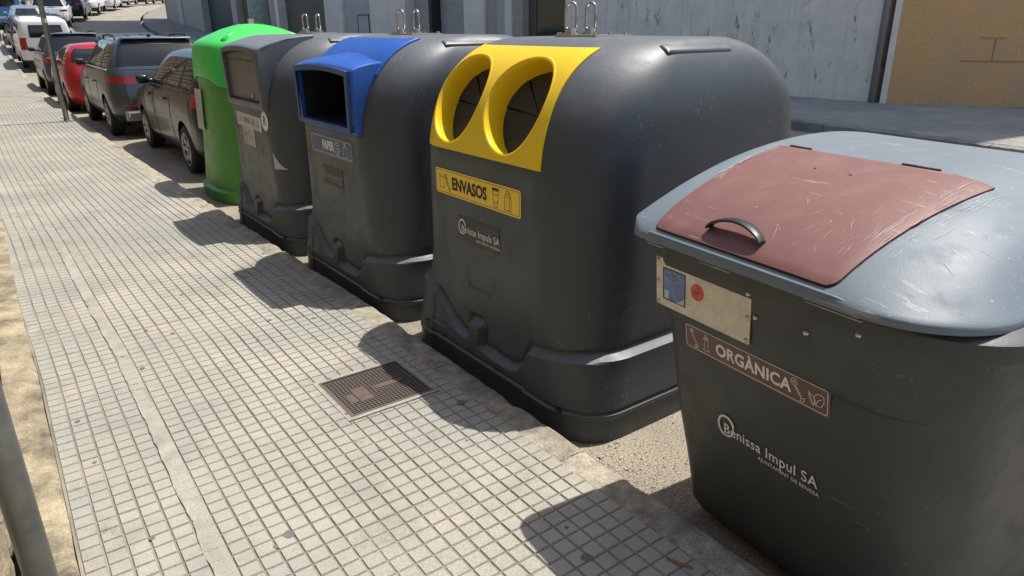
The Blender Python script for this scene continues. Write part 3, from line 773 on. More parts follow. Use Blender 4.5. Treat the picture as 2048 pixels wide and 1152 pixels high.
            strokes([[(-.295, .04), (-.295, -.035), (-.255, -.035), (-.255, .04), (-.295, .04)], [(-.288, .025), (-.262, .025)], [(-.288, .01), (-.262, .01)], [(-.288, -.005), (-.262, -.005)], [(-.288, -.02), (-.262, -.02)]], .003, M_dimw, e, 'page_icon', z)
            strokes([[(-.235, .03), (-.215, .035), (-.205, .012), (-.225, -.01), (-.215, -.03), (-.20, -.04)], [(-.225, .012), (-.205, .012)]], .003, M_dimw, e, 'newspaper_icon', z)
            q = plate('printed_patch', .34, .13, .003, 0, .0008, mat('dull_patch', (.05, .048, .044), .55), t); facing(q, .0085, .07, .80)
            town_logo(t, M_dimw, .009 - .002, .085, .80, .30)
        else:
            # closed flap set back in the mouth
            bm = bmesh.new()
            n = 24; fr_ = [((-1 + 2 * i / n) * (mw - .012), z1 - .012 + .022 * (1 - (-1 + 2 * i / n) ** 2)) for i in range(n + 1)] + [(mw * .96, z0 + .012), (-mw * .96, z0 + .012)]
            A = [bm.verts.new((.002, u, z)) for u, z in fr_]; B = [bm.verts.new((.03, u, z)) for u, z in fr_]; k = len(A)
            bm.faces.new(A); bm.faces.new(B[::-1])
            for i in range(k): bm.faces.new((A[i], A[(i + 1) % k], B[(i + 1) % k], B[i]))
            fl = frombm('flap', bm, scuffed_plastic('reflection_brown_flap', (.13, .12, .105), (.25, .23, .2), .4, .3), t)  # brownish reflection on the grey flap is put into its colour
            tubeo('flap_ridge', [(-.001, -mw + .02, z1 - .055), (-.001, mw - .02, z1 - .055)], .004, M_body, fl)
            bm = bmesh.new(); rivet(bm, -.002, -.17, z0 + .045, .018); frombm('flap_lock', bm, M_zinc, fl)
            e = plate('sign', .64, .115, .006, 0, .002, mat('dirty_white_label', (.55, .55, .50), .6, var=.25, vscale=20), t); facing(e, .0085, .06, 1.005, 0, 0, R(-1))
            md_ = mat('grey_print', (.12, .12, .12), .7)
            text_mesh('REBUIG', .062, md_, e, 'lettering', x=-.04, y=0, bold=.0012, sx=.85).location.z = .0028
            strokes([circ(.12, .0, .028, .03), circ(.12, 0, .015, .022), [(.1, -.02), (.14, .02)]], .004, md_, e, 'nappy_icon', .003)
            strokes([[(.2, .03), (.235, .005), (.21, -.01), (.25, -.03)], [(.20, -.03), (.245, -.008), (.245, -.03)]], .006, md_, e, 'bowl_icon', .003)
            strokes([[(-.29, .03), (-.29, -.03), (-.25, -.03), (-.25, .03)], circ(-.2, 0, .025, .03), circ(-.2, 0, .012, .016)], .004, mat('faint_print', (.3, .3, .29), .7), e, 'pot_icon', .003)
            e = plate('round_sticker', .15, .15, .0749, 0, .0012, M_white, t, 10); facing(e, -.0005, -.385, 1.045, 0, R(1.5))
            text_mesh('R', .11, M_black, e, 'lettering', bold=.001).location.z = .0022
            e = plate('poster_remains', .30, .155, .002, 0, .001, mat('faded_poster', (.55, .48, .38), .7, col2=(.38, .36, .36), vscale=16), t); facing(e, .0085, .10, .875, 0, 0, R(-2))
            strokes([[(-.10, .05), (-.10, -.06), (-.06, -.06), (-.06, .02), (-.1, .02)], [(-.12, .0), (-.04, .01)]], .007, mat('poster_blue', (.08, .1, .2), .7), e, 'poster_drawing', .0025)
            strokes([[(.02, .05), (.0, .0), (.03, -.03)]], .02, mat('poster_red', (.55, .22, .14), .7), e, 'poster_figure', .0023)
            strokes([[(.06, .03 - .022 * i), (.13, .03 - .022 * i)] for i in range(4)], .004, M_dimw, e, 'poster_text', .0027)
            town_logo(t, M_dimw, .0085, .09, .66, .30)
            tv = []; tf = []; nc_ = 8
            for k in range(nc_ + 1):
                q = k / nc_; u = -.47 - .13 * q; xx = .32 - math.sqrt(.1024 - max(0, abs(u) - .402) ** 2) - .003
                zt_ = .675 + .135 * (1 - q) ** 1.5 + .012 * q; tv += [(xx, u, .675 + .008 * q), (xx, u, zt_ + .001)]
            for k in range(nc_): tf.append((2 * k, 2 * k + 2, 2 * k + 3, 2 * k + 1))
            mesh('torn_sticker', tv, tf, mat('torn_paper', (.45, .45, .42), .8), t)
    # shared fittings
    lifting_gear(t); roof_bars(t, M_body)
    for (x_, y_, z_) in ((-.050, .52, .20), (-.052, .35, .175), (-.052, -.16, .165)):
        bm = bmesh.new(); rivet(bm, x_, y_, z_, .009); frombm('rivet', bm, M_black, t)
    bm = bmesh.new(); tube(bm, [(-.01, -.61, .135), (-.01, -.61, .075)][:1] + [(-.035, -.615, .135)], .018, 12); frombm('rubber_stop', bm, M_rub, t)
    # top ledge where panel meets roof
    box('plinth', .2, D - .2, -HW + .2, HW - .2, -.0, .02, M_rub, t)
    return t
container(1.80, 2.70, 'dark grey recycling container with bright yellow two-hole panel and ENVASOS sign', 'yellow')
container(1.78, 4.43, 'dark grey recycling container with blue hooded mouth and PAPER sign', 'blue', R(.4))
container(1.765, 6.14, 'dark grey recycling container with grey closed flap and white REBUIG sign and R sticker', 'grey', R(.6))

# ------------------------------------------------------------------ green glass bin
gb = tag(empty('glass_bin', (2.46, 8.04, 0)), 'green bottle bank with bright green domed lid, behind the dark grey containers', 'bottle bank')
def loft(name, rings, m, parent, cap0=True, cap1=True, smooth=True):
    N = len(rings[0]); vs = [v for r in rings for v in r]; fs = []
    for j in range(len(rings) - 1):
        for i in range(N): k = (i + 1) % N; fs.append((j * N + i, j * N + k, (j + 1) * N + k, (j + 1) * N + i))
    if cap0: fs.append(tuple(range(N))[::-1])
    if cap1: fs.append(tuple(range((len(rings) - 1) * N, len(rings) * N)))
    o = mesh(name, vs, fs, m, parent, smooth); autosmooth(o, 45); return o
def sq(r, z, p=3., n=64, f=None):
    L = []
    for k in range(n):
        a = 2 * math.pi * k / n; c, s = math.cos(a), math.sin(a); q = r * (abs(c) ** p + abs(s) ** p) ** (-1 / p)
        dz = f(a) if f else 0; L.append((q * c, q * s, z + dz))
    return L
loft('body', [sq(.68, .0), sq(.69, .03), sq(.69, .12), sq(.655, .14), sq(.655, .17), sq(.64, .3), sq(.60, .8), sq(.575, 1.25), sq(.57, 1.3)], M_green2, gb)
def lip(a): return -.085 * abs(math.cos(2 * (a - math.pi / 4))) ** 8 if math.cos(2 * (a - math.pi / 4)) > 0 or 1 else 0
loft('lid', [sq(.55, 1.275, 4.2, f=lip), sq(.585, 1.27, 4.2, f=lip), sq(.592, 1.29, 4.2, f=lip), sq(.585, 1.42, 4.2, f=lambda a: .5 * lip(a)), sq(.57, 1.56, 4), sq(.55, 1.60, 3.8), sq(.51, 1.63, 3.4), sq(.42, 1.675, 3), sq(.30, 1.73, 2.6), sq(.18, 1.765, 2.2), sq(.08, 1.78, 2), sq(.01, 1.782, 2)], M_green, gb)
for a in (0, 90, 180, 270):
    bm = bmesh.new(); tube(bm, [(.56, 0, 1.62), (.35, 0, 1.70), (.12, 0, 1.772)], [.03, .022, .012], 10); o = frombm('lid_ridge', bm, M_green, gb, True); o.rotation_euler = (0, 0, R(a + 45)); o.scale = (1.06, 1.0, .998)
for a in ():
    o = loft('mouth_hood', [[(x * s, y * s, z) for x, y, z in sq(.15, z_, 2)] for s, z_ in ((1, 1.36), (1, 1.40), (.9, 1.5), (.5, 1.56))], M_green, gb); o.matrix_local = Matrix.Rotation(R(a + 45), 4, 'Z') @ Matrix.Translation((.50, 0, 0))
e = plate('notice', .26, .42, .01, 0, .001, mat('weathered_notice', (.5, .5, .44), .7, col2=(.3, .34, .26), vscale=9), gb); facing(e, -.603, -.1, .86, R(-3))
e.matrix_local = Matrix.Translation((-.615, .16, .93)) @ Matrix.Rotation(R(3), 4, 'Y') @ Matrix(((0, 0, -1), (-1, 0, 0), (0, 1, 0))).to_4x4()
strokes([[(-.09, .14 - .04 * i), (.09 - .02 * (i % 3), .14 - .04 * i)] for i in range(7)], .009, mat('faint_print', (.3, .3, .29), .7), e, 'notice_text', .0022)
box('lifting_lug', -.03, .03, -.015, .015, 1.775, 1.83, M_zinc, gb, .006)

# ------------------------------------------------------------------ organic waste bin in the foreground
ob = tag(empty('organic_waste_bin', (1.665, 1.50, 0), R(-6)), 'large dark grey bin with arched lid, faded brown door and ORGÀNICA sign', 'waste bin')
def rr4(x0, x1, y0, y1, r, n=10, ns=10):
    """r = radii at (x0,y1), (x0,y0), (x1,y0), (x1,y1)"""
    P = []; C4 = ((x0 + r[0], y1 - r[0], r[0], 90), (x0 + r[1], y0 + r[1], r[1], 180), (x1 - r[2], y0 + r[2], r[2], 270), (x1 - r[3], y1 - r[3], r[3], 0))
    arcs = [[(cx + q * math.cos(R(a + 90 * k / n)), cy + q * math.sin(R(a + 90 * k / n))) for k in range(n + 1)] for cx, cy, q, a in C4]
    for i in range(4):
        P += arcs[i]; a = arcs[i][-1]; b = arcs[(i + 1) % 4][0]
        P += [(a[0] + (b[0] - a[0]) * k / ns, a[1] + (b[1] - a[1]) * k / ns) for k in range(1, ns)]
    return P
OZ = [(.05, .178), (.10, .17), (.25, .145), (.5, .09), (.80, .045), (.832, .043), (.838, .030), (.95, .015), (1.045, .0)]
def ox0(z): return interp(OZ, z)
rings = []
for z in [.05, .06, .09, .14, .2, .3, .4, .5, .6, .7, .78, .825, .834, .842, .86, .95, 1.02, 1.045, 1.05, 1.055, 1.085, 1.092, 1.1, 1.12]:
    a = ox0(z); t = (1.045 - z)
    e = .03 * smooth01((z - 1.046) / .01); e -= .0 if z < 1.115 else .012
    bot = .015 * smooth01((.09 - z) / .04)
    st = .0 if z > .838 else .010
    rings.append([(x, y, z) for x, y in rr4(a - e + bot, 1.47 - .14 * t + e - bot, -.99 + .015 * t - e * (2.6 if z > 1.046 else 1) + bot + st, 0 - .075 * t + e - bot - st, (.06, .25, .25, .09))])
body = loft('body', rings, M_org, ob)
# rim clips on the near side
for xx in (.40, 1.0):
    bm = bmesh.new(); abox(bm, xx, xx + .02, -1.080, -.99, 1.03, 1.115, .006); abox(bm, xx - .06, xx + .08, -1.03, -.98, 1.025, 1.047, .006); frombm('rim_clip', bm, M_org, ob)
def lidz(x, y):
    X = min(1, abs(.75 - x) / .83); h = .235 * (1 - X ** 2) ** .8
    dr = max(0, (-y - .58) / .45); dl = max(0, (y + .02) / .085)
    return 1.14 + h * max(0, 1 - min(1, dr) ** 2.2) ** .72 * max(0, 1 - min(1, dl) ** 3) ** .5
vs = []; fs = []
outer = rr4(-.085, 1.585, -1.015, .06, (.10, .24, .24, .06), 12, 26); N = len(outer)
RS = [1, .996, .985, .97, .95, .925, .9, .86, .82, .77, .71, .64, .56, .47, .37, .26, .14]
vs += [(x, y, 1.118) for x, y in outer]
for s in RS:
    for x, y in outer:
        X = .75 + (x - .75) * s; Y = -.40 + (y + .40) * (s if s > .9 else s); z = lidz(X, Y) if s < 1 else 1.132
        kk = smooth01((-Y - .72) / .2)
        if s > .80: z = 1.134 + (z - 1.134) * (1 - kk * (1 - (1 - ((s - .80) / .20) ** 2.2) ** .6 if s < 1 else kk))
        vs.append((X, Y, max(1.134, z)))
vs.append((.75, -.40, lidz(.75, -.4)))
for j in range(len(RS)):
    for i in range(N): k = (i + 1) % N; fs.append((j * N + i, j * N + k, (j + 1) * N + k, (j + 1) * N + i))
for i in range(N): fs.append((len(RS) * N + i, len(RS) * N + (i + 1) % N, len(vs) - 1))
fs.append(tuple(range(N))[::-1])
lid = mesh('lid', vs, fs, M_lid, ob, True); autosmooth(lid, 50)
def lid_n(x, y):
    e = .004; a = Vector((e, 0, lidz(x + e, y) - lidz(x - e, y))) ; a.x = 2 * e; b = Vector((0, 2 * e, lidz(x, y + e) - lidz(x, y - e))); n = a.cross(b); n.normalize(); return n
def lid_patch(name, x0, x1, y0, y1, r, m, lift, th, parent, rim=0.):
    nx, ny = 44, 34; vs = []; fs = []
    def pos(i, j, h):
        X = x0 + (x1 - x0) * i / nx; ya = y0 - .040 * i / nx; Y = ya + (y1 + .010 * i / nx - ya) * j / ny
        # squeeze into rounded corners at the front
        for cx, cy in ((x0 + r, y0 + r), (x0 + r, y1 - r)):
            if X < cx and ((cy < (y0 + y1) / 2 and Y < cy) or (cy > (y0 + y1) / 2 and Y > cy)):
                dx, dy = cx - X, abs(cy - Y); m_ = max(dx, dy); L = math.hypot(dx, dy)
                if L > 1e-6: f = m_ / L; X = cx - dx * f; Y = cy + (Y - cy) * f
        n = lid_n(X, min(Y, -.03)); p = Vector((X, Y, lidz(X, min(Y, -.03))))
        return p + n * h
    for h in (lift, lift - th):
        for j in range(ny + 1):
            for i in range(nx + 1): vs.append(pos(i, j, h - (.003 if h == lift and (i in (0, nx) or j in (0, ny)) else 0)))
    K = (nx + 1) * (ny + 1)
    for j in range(ny):
        for i in range(nx): a = j * (nx + 1) + i; fs.append((a, a + 1, a + nx + 2, a + nx + 1)); fs.append((a + K, a + K + nx + 1, a + K + nx + 2, a + K + 1))
    def w(seq):
        for a, b in zip(seq, seq[1:]): fs.append((a, a + K, b + K, b))
    w(list(range(nx + 1))); w([j * (nx + 1) + nx for j in range(ny + 1)]); w([ny * (nx + 1) + i for i in range(nx, -1, -1)]); w([j * (nx + 1) for j in range(ny, -1, -1)])
    bm = bmesh.new(); me = bpy.data.meshes.new('t'); me.from_pydata([tuple(v) for v in vs], [], fs); bm.from_mesh(me)
    o = frombm(name, bm, m, parent, True); autosmooth(o, 50); return o
lid_patch('seam_shade_strip', -.071, .493, -.713, -.064, .03, M_rub, .0022, .03, lid)  # black strip standing in for the shadow gap around the door
door = lid_patch('throwing_door', -.064, .486, -.706, -.071, .026, M_brown, .0085, .012, ob)
# front ledge of the lid below the door
tubeo('lid_front_bead', [(-.074, -.045, 1.137), (-.0765, -.07, 1.142), (-.0765, -.72, 1.143), (-.074, -.80, 1.136)], [.003, .005, .005, .002], M_lid, lid)
# pale scuffs where the door rubs on the lid
rs = random.Random(21); vs = []; fs = []
def scuff(x, y, dx, dy, w, lift):
    n = 7; b = len(vs); cx_ = rs.uniform(-.006, .006)
    for k in range(n + 1):
        q = k / n; X = x + dx * q; Y = y + dy * q + cx_ * math.sin(math.pi * q); h = w * math.sin(math.pi * (.08 + .84 * q)) / 2; L_ = math.hypot(dx, dy); nx_, ny_ = -dy / L_ * h, dx / L_ * h
        for s_ in (-1, 1): vs.append((X + s_ * nx_, Y + s_ * ny_, lidz(X + s_ * nx_, Y + s_ * ny_) + lift))
    for k in range(n): fs.append((b + 2 * k, b + 2 * k + 1, b + 2 * k + 3, b + 2 * k + 2))
for k in range(26): x_ = rs.uniform(.05, .42); scuff(x_, -.685 - .035 * x_ / .55 + rs.gauss(0, .012), rs.uniform(.03, .11), rs.uniform(-.006, .004), rs.uniform(.0008, .0022), .0098)
for k in range(14): x_ = rs.uniform(.15, .42); scuff(x_, -.082 + rs.gauss(0, .006), rs.uniform(.03, .09), rs.uniform(-.004, .004), rs.uniform(.0008, .002), .0098)
for k in range(26): scuff(rs.uniform(-.03, .2), rs.uniform(-.68, -.42), rs.uniform(.01, .05), rs.uniform(-.03, .03), rs.uniform(.0006, .0014), .0098)
mesh('scuff_marks', vs, fs, mat('pale_scuff', (.42, .33, .31), .8), door)['kind'] = 'stuff'
vs = []; fs = []
for k in range(22): x_ = rs.uniform(.05, .45); scuff(x_, -.742 - .035 * x_ / .55 + rs.gauss(0, .012) * 1.2, rs.uniform(.03, .1), rs.uniform(-.006, .006), rs.uniform(.0008, .002), .0009)
for k in range(16): x_ = rs.uniform(.2, .46); scuff(x_, -.048 + rs.gauss(0, .006), rs.uniform(.02, .07), rs.uniform(-.004, .004), rs.uniform(.001, .003), .0009)
for k in range(14): scuff(rs.uniform(0, .9), rs.uniform(-.95, -.76), rs.uniform(-.04, .04), rs.uniform(.01, .05), rs.uniform(.0006, .0012), .0009)
mesh('scuff_marks', vs, fs, mat('pale_grey_scuff', (.40, .44, .46), .8), lid)['kind'] = 'stuff'
# door hinge rods at the top edge
for ya, yb in ((-.18, -.10), (-.60, -.49)):
    tubeo('hinge_rod', [(.487, ya, lidz(.487, ya) + .006), (.487, yb, lidz(.487, yb) + .006)], .0055, M_rub, door)
# handle
hd = None
HX = -.022; hz = lidz(HX, -.36) + .0085
bm = bmesh.new(); n = 18; rows = []
for k in range(n + 1):
    t = k / n; y = -.262 - .196 * t; arch = math.sin(math.pi * min(1, max(0, t))) ; lift = .004 + .036 * arch ** .62; w = .0135 + .0025 * arch
    cx = HX - .008 + .012 * arch; rows.append([bm.verts.new((cx + a * w, y, hz + lift + b)) for a, b in ((-1, -.004), (-1, .003), (-.5, .006), (.5, .006), (1, .003), (1, -.004))])
for a, b in zip(rows, rows[1:]):
    for k in range(6): bm.faces.new((a[k], a[(k + 1) % 6], b[(k + 1) % 6], b[k]))
bm.faces.new(rows[0]); bm.faces.new(rows[-1][::-1])
hd = frombm('handle', bm, mat('handle_plastic', (.018, .02, .024), .42), door, True); autosmooth(hd, 35)
for (x, y) in ((.346, -.313), (.348, -.43)):
    bm = bmesh.new(); lathe(bm, [(.0005, .003), (.006, .003), (.0085, .0)], 10, Matrix.Translation((x, y, lidz(x, y) + .0085))); frombm('door_screw', bm, M_zinc, door)
# hinges below the lid edge
for (ya, yb) in ((-.02, -.09), (-.25, -.365), (-.62, -.775)):
    bm = bmesh.new(); nseg = 4 if ya - yb < .1 else 5
    for k in range(nseg):
        a = ya + (yb - ya) * k / nseg; b = ya + (yb - ya) * (k + 1) / nseg; tube(bm, [(-.05, a - .001, 1.106), (-.05, b + .001, 1.106)], .0052, 8)
    abox(bm, -.043, -.02, yb, ya, 1.09, 1.096)
    frombm('hinge', bm, M_gal, ob, True)
tl = -math.atan(.17)
def front(z, d=0.): return ox0(z) - d
# steel plate with display window
sp = plate('steel_plate', .398, .168, .006, 0, .003, M_plate, ob); facing(sp, front(.957, .0015), -.217, .957, tl * .5)
for (x, y) in ((-.188, .074), (-.188, 0), (-.188, -.074), (.186, .074), (.188, 0), (.188, -.072)):
    bm = bmesh.new(); lathe(bm, [(.0085, .003), (.007, .006), (.003, .0075), (.0004, .0077)], 12, Matrix.Translation((x, y, 0))); frombm('rivet', bm, M_zinc, sp, True)
dp = plate('display_window', .100, .108, .002, .003, .0038, mat('display_film', (.02, .09, .36), .2, col2=(.12, .25, .5), vscale=26, coat=.2), sp); dp.location = (-.115, -.002, 0)
strokes([[(-.05, -.054), (-.05, .054), (.05, .054), (.05, -.054), (-.05, -.054)]], .003, M_black, dp, 'window_edge', .0045)
mesh('display_art', [(-.045, .03, .0044), (-.01, .045, .0044), (.03, .03, .0044), (.0, .012, .0044), (.048, .0, .0044), (.048, -.03, .0044), (.02, -.045, .0044), (.0, -.015, .0044)], [(0, 1, 2, 3), (3, 4, 5, 6, 7)], mat('display_navy', (.02, .05, .18), .15, coat=.8), dp)
mesh('display_art', [(.012, -.052, .0046), (.048, -.03, .0046), (.048, -.052, .0046)], [(0, 1, 2)], mat('display_pale', (.4, .45, .5), .2), dp)
mesh('display_art', [(-.032, .034, .0047), (-.006, .038, .0047), (.006, .022, .0047), (-.02, .018, .0047)], [(0, 1, 2, 3)], mat('display_brown', (.2, .12, .1), .2), dp)
mesh('display_art', [(-.044, -.05, .0046), (-.022, -.05, .0046), (-.022, -.02, .0046), (-.044, -.02, .0046)], [(0, 1, 2, 3)], mat('display_light', (.35, .5, .65), .2), dp)
e = strokes([circ(-.012, .012, .0235, .0235, 28), circ(-.012, .012, .0135, .0135, 24)], .0075, M_red, sp, 'red_ring_mark', .0045)
strokes([circ(-.012, .012, .006, .006, 10), [(-.02, .004), (-.004, .02)]], .003, mat('grey_print', (.12, .12, .12), .7), sp, 'mark_centre', .0045)
# sign
e = plate('sign', .545, .092, .010, 0, .0012, mat('sign_halo', (.16, .13, .12), .5), ob); facing(e, front(.798, .0012), -.408, .798, tl)
plate('film', .539, .086, .010, .0012, .0018, M_brlab, e)
P = rpoly(.532, .079, .0085); strokes([P + [P[0]]], .0022, M_white, e, 'border', .0026)
text_mesh('ORGÀNICA', .057, M_white, e, 'lettering', x=.005, y=-.003, bold=.0016, sx=.92, sp=1.05).location.z = .0028
strokes([[(-.238, .022), (-.216, -.018)], [(-.243, .017), (-.221, -.023)], circ(-.243, .024, .005, n=8), circ(-.236, .027, .005, n=8), circ(-.216, -.024, .005, n=8), circ(-.223, -.028, .005, n=8)], .0016, M_white, e, 'bone_icon', .003)
strokes([[(-.188, .012), (-.166, .012)], [(-.190, .012), (-.184, .02), (-.177, .014), (-.170, .022), (-.165, .014)], circ(-.177, .025, .005, .006, n=8), [(-.186, .008), (-.182, .0), (-.186, -.006), (-.183, -.013), (-.189, -.027), (-.164, -.027), (-.170, -.013), (-.167, -.006), (-.171, .0), (-.168, .008)]], .0018, M_white, e, 'apple_core_icon', .003)
strokes([circ(.158, .020, .010, .012, n=12), circ(.158, .020, .004, .005, n=8), [(.163, .008), (.184, -.022)], [(.160, .004), (.172, .006)], [(.163, -.002), (.177, .000)], [(.168, -.008), (.182, -.006)], [(.171, -.014), (.187, -.013)], [(.184, -.022), (.196, -.018), (.192, -.031), (.180, -.033), (.184, -.022)]], .0018, M_white, e, 'fish_bone_icon', .003)
strokes([[(.205, .012), (.212, -.015), (.222, -.026), (.229, -.012), (.222, .002), (.205, .012)], [(.209, .008), (.222, -.024)], [(.226, -.018), (.224, .006), (.236, .018), (.254, .016), (.256, -.002), (.247, -.02), (.230, -.024), (.226, -.018)], [(.230, -.022), (.236, -.004), (.247, .004)]], .0018, M_white, e, 'leaf_icon', .003)
town_logo(ob, M_white, front(.52, .002), -.455, .515, .36, tl * 1.05, True)
for q in ((front(.975, .001), -.432, .967, .008), (front(.985, .001), -.60, .985, .009), (front(1.05, .018), -.76, 1.047, .008)):
    bm = bmesh.new(); rivet(bm, *q); frombm('screw', bm, M_zinc, ob, True)
for (wx, wy) in ((.30, -.16), (.30, -.78), (1.15, -.16), (1.15, -.78)):
    bm = bmesh.new(); lathe(bm, [(.02, -.02), (.07, -.02), (.075, -.012), (.075, .012), (.07, .02), (.02, .02)], 24, Matrix.Translation((wx, wy, .075)) @ Matrix.Rotation(R(90), 4, 'X')); wh = frombm('wheel', bm, M_rub, ob, True); autosmooth(wh, 40)
    box('wheel_fork', wx - .03, wx + .03, wy - .035, wy + .035, .09, .15, M_zinc, wh)

# ------------------------------------------------------------------ cars
M_glass = mat('car_glass', (.010, .013, .013), .03, spec=.55)
M_tyre = mat('tyre_rubber', (.022, .022, .022), .85)
M_rim = mat('alloy_rim', (.42, .42, .42), .3, .8)
M_chas = mat('black_trim', (.018, .018, .018), .6)
M_tail = mat('red_tail_lamp', (.30, .008, .010), .2, coat=.5)
M_tailw = mat('clear_lamp', (.6, .55, .5), .15, coat=1.)
M_numb = mat('number_plate_white', (.6, .6, .6), .4)
M_chrome = mat('bright_trim', (.7, .7, .7), .2, .9)
def paint(name, c, met=.3): return mat(name, c, .3, met, coat=.28, spec=.3)
def car(x, y, rz, label, col, L=4.3, W=1.8, H=1.5, kind='hatch', z=None, pitch=None, rails=False, cat='car', flip=False, tow=False):
    """origin: rear left corner on the kerb side; local x forward, y lateral (0 = left side)"""
    g = 'cars parked along the kerb'
    t = tag(empty('parked_car', (x, y, T(x + .9, y + 2) if z is None else z)), label, cat, g)
    a = rz + R(90); t.rotation_euler = (0, -(pitch if pitch is not None else math.atan((T(x + .9, y + 3.5) - T(x + .9, y + .5)) / 3)), a)
    k = H / 1.5
    if kind == 'van':
        tab = [(.20, .10, L - .14, .80, .20), (.30, .03, L - .03, .865, .2), (.5, .0, L, .885, .2), (.8, .0, L - .05, .89, .17), (.95, .01, L - .14, .885, .15), (1.05, .02, L - .35, .875, .14), (1.15, .025, L - .95, .865, .14), (1.4, .04, L - 1.15, .845, .13), (H - .2, .07, L - 1.4, .80, .12), (H - .08, .11, L - 1.6, .76, .12), (H - .02, .2, L - 1.8, .68, .15), (H, .35, L - 1.95, .5, .2)]
        g0, g1 = 1.12, H - .22; sp = ((.03, .27), (.30, .58), (.61, .93)); rw = (.10, .90)
    elif kind == 'sedan':
        tab = [(.20, .12, L - .12, .78, .2), (.30, .04, L - .03, .86, .22), (.5, .0, L, .885, .25), (.65, .0, L - .02, .89, .25), (.8, .03, L - .12, .885, .25), (.88, .06, L - .5, .87, .22), (.93, .35, L - 1.0, .85, .2), (.99, .55, L - 1.25, .81, .15), (1.12, .75, L - 1.5, .75, .14), (1.27, 1.0, L - 1.78, .68, .14), (H - .08, 1.2, L - 2.0, .62, .14), (H - .03, 1.35, L - 2.15, .55, .15), (H, 1.6, L - 2.4, .4, .2)]
        g0, g1 = .98, H - .1; sp = ((.05, .40), (.44, .93), (.95, .955)); rw = (.04, .96)
    else:
        dz = .10 if kind == 'suv' else 0.
        tab = [(.20 + dz * .6, .12, L - .12, .78, .2), (.30 + dz * .6, .04, L - .03, .86, .24), (.5, .0, L, .89, .26), (.66, .0, L - .02, .90, .26), (.80, .03, L - .10, .895, .25), (.90 + dz * .5, .07, L - .42, .885, .24), (.96 + dz, .10, L - .95, .865, .22), (1.01 + dz, .13, L - 1.15, .84, .2), (1.15 + dz, .21, L - 1.38, .785, .13), (1.28 + dz, .30, L - 1.62, .725, .12), (H - .11, .39, L - 1.85, .67, .12), (H - .05, .45, L - 2.02, .62, .17), (H - .015, .62, L - 2.25, .53, .2), (H, .95, L - 2.5, .4, .2)]
        g0, g1 = 1.02 + dz, H - .10; sp = ((.05, .24), (.28, .57), (.605, .93)); rw = (-1, 2)
    # dense rings, monotone interpolation
    zs = []
    for (za, *_), (zb, *_) in zip(tab, tab[1:]):
        n = max(1, int(round((zb - za) / .045)))
        zs += [za + (zb - za) * i / n for i in range(n)]
    zs.append(tab[-1][0]); zs = sorted(set([round(q, 4) for q in zs] + [g0, g1]))
    def val(z, c):
        for i in range(len(tab) - 1):
            if z <= tab[i + 1][0] + 1e-6:
                p0 = tab[max(0, i - 1)]; p1 = tab[i]; p2 = tab[i + 1]; p3 = tab[min(len(tab) - 1, i + 2)]; q = (z - p1[0]) / (p2[0] - p1[0])
                m1 = (p2[c] - p0[c]) / max(1e-6, p2[0] - p0[0]) * (p2[0] - p1[0]); m2 = (p3[c] - p1[c]) / max(1e-6, p3[0] - p1[0]) * (p2[0] - p1[0]); d = p2[c] - p1[c]
                lim = 3 * abs(d); m1 = max(-lim, min(lim, m1)); m2 = max(-lim, min(lim, m2))
                return (2 * q ** 3 - 3 * q * q + 1) * p1[c] + (q ** 3 - 2 * q * q + q) * m1 + (-2 * q ** 3 + 3 * q * q) * p2[c] + (q ** 3 - q * q) * m2
        return tab[-1][c]
    NS = (24, 64, 24, 64); NC = 6; ws = W / 1.8
    grid = []; tags = None
    for z_ in zs:
        w = val(z_, 3) * ws; P = rrect(val(z_, 1), val(z_, 2), -w, w, val(z_, 4), min(.45, val(z_, 4) + .12), ns=NS, nc=NC)
        bow = .05 if z_ < 1 else .04
        row = []
        for (px, py, tg) in P:
            ln = val(z_, 2) - val(z_, 1); q = (px - val(z_, 1)) / ln
            py *= 1 - .045 * (2 * q - 1) ** 4
            if tg == 'f' or q < .08: px += bow * (py / w) ** 2
            if tg == 'b' or q > .9: px -= .16 * (py / w) ** 2
            row.append(Vector((px, py - 0, z_)))
        grid.append(row)
    top = grid[-1]; N = len(top); cxx = sum(v.x for v in top) / N
    for s in (.8, .5, .2): grid.append([Vector((cxx + (v.x - cxx) * s, v.y * s, H + .02 * (1 - s * s))) for v in top]); zs.append(H + .001)
    # side index ranges in rrect order: front(x0=rear of car) 0..22, corner, y0 side, corner, x1 side, corner, y1 side, corner
    i0 = NS[0] - 1; c = NC + 1; segs = [('rear', 0, i0), ('c1', i0, i0 + c), ('right', i0 + c, i0 + c + NS[1] - 1)]
    s3 = i0 + c + NS[1] - 1; segs += [('c2', s3, s3 + c), ('front', s3 + c, s3 + c + NS[2] - 1)]
    s4 = s3 + c + NS[2] - 1; segs += [('c3', s4, s4 + c), ('left', s4 + c, s4 + c + NS[3] - 1)]
    s5 = s4 + c + NS[3] - 1; segs += [('c4', s5, s5 + c)]
    rad = .345 if kind != 'suv' else .37
    wx = (.80, L - .86) if kind != 'sedan' else (1.0, L - .85); wr = rad - .045; wz = wr
    # pull verts near the wheel arch onto its circle, drop faces inside
    arch = rad + .015
    for row in grid:
        for i, v in enumerate(row):
            if v.z < .85 and abs(v.y) > .6 * ws:
                for cx in wx:
                    d = math.hypot(v.x - cx, v.z - wz)
                    if arch - .06 < d < arch + .03 or (abs(d - arch) < .04): f = arch / d; v.x = cx + (v.x - cx) * f; v.z = wz + (v.z - wz) * f
    def where(i):
        for n, a_, b_ in segs:
            if a_ <= i < b_: return n, (i - a_ + .5) / (b_ - a_)
        return 'c4', .5
    parts = {}
    def put(key, q): parts.setdefault(key, []).append(q)
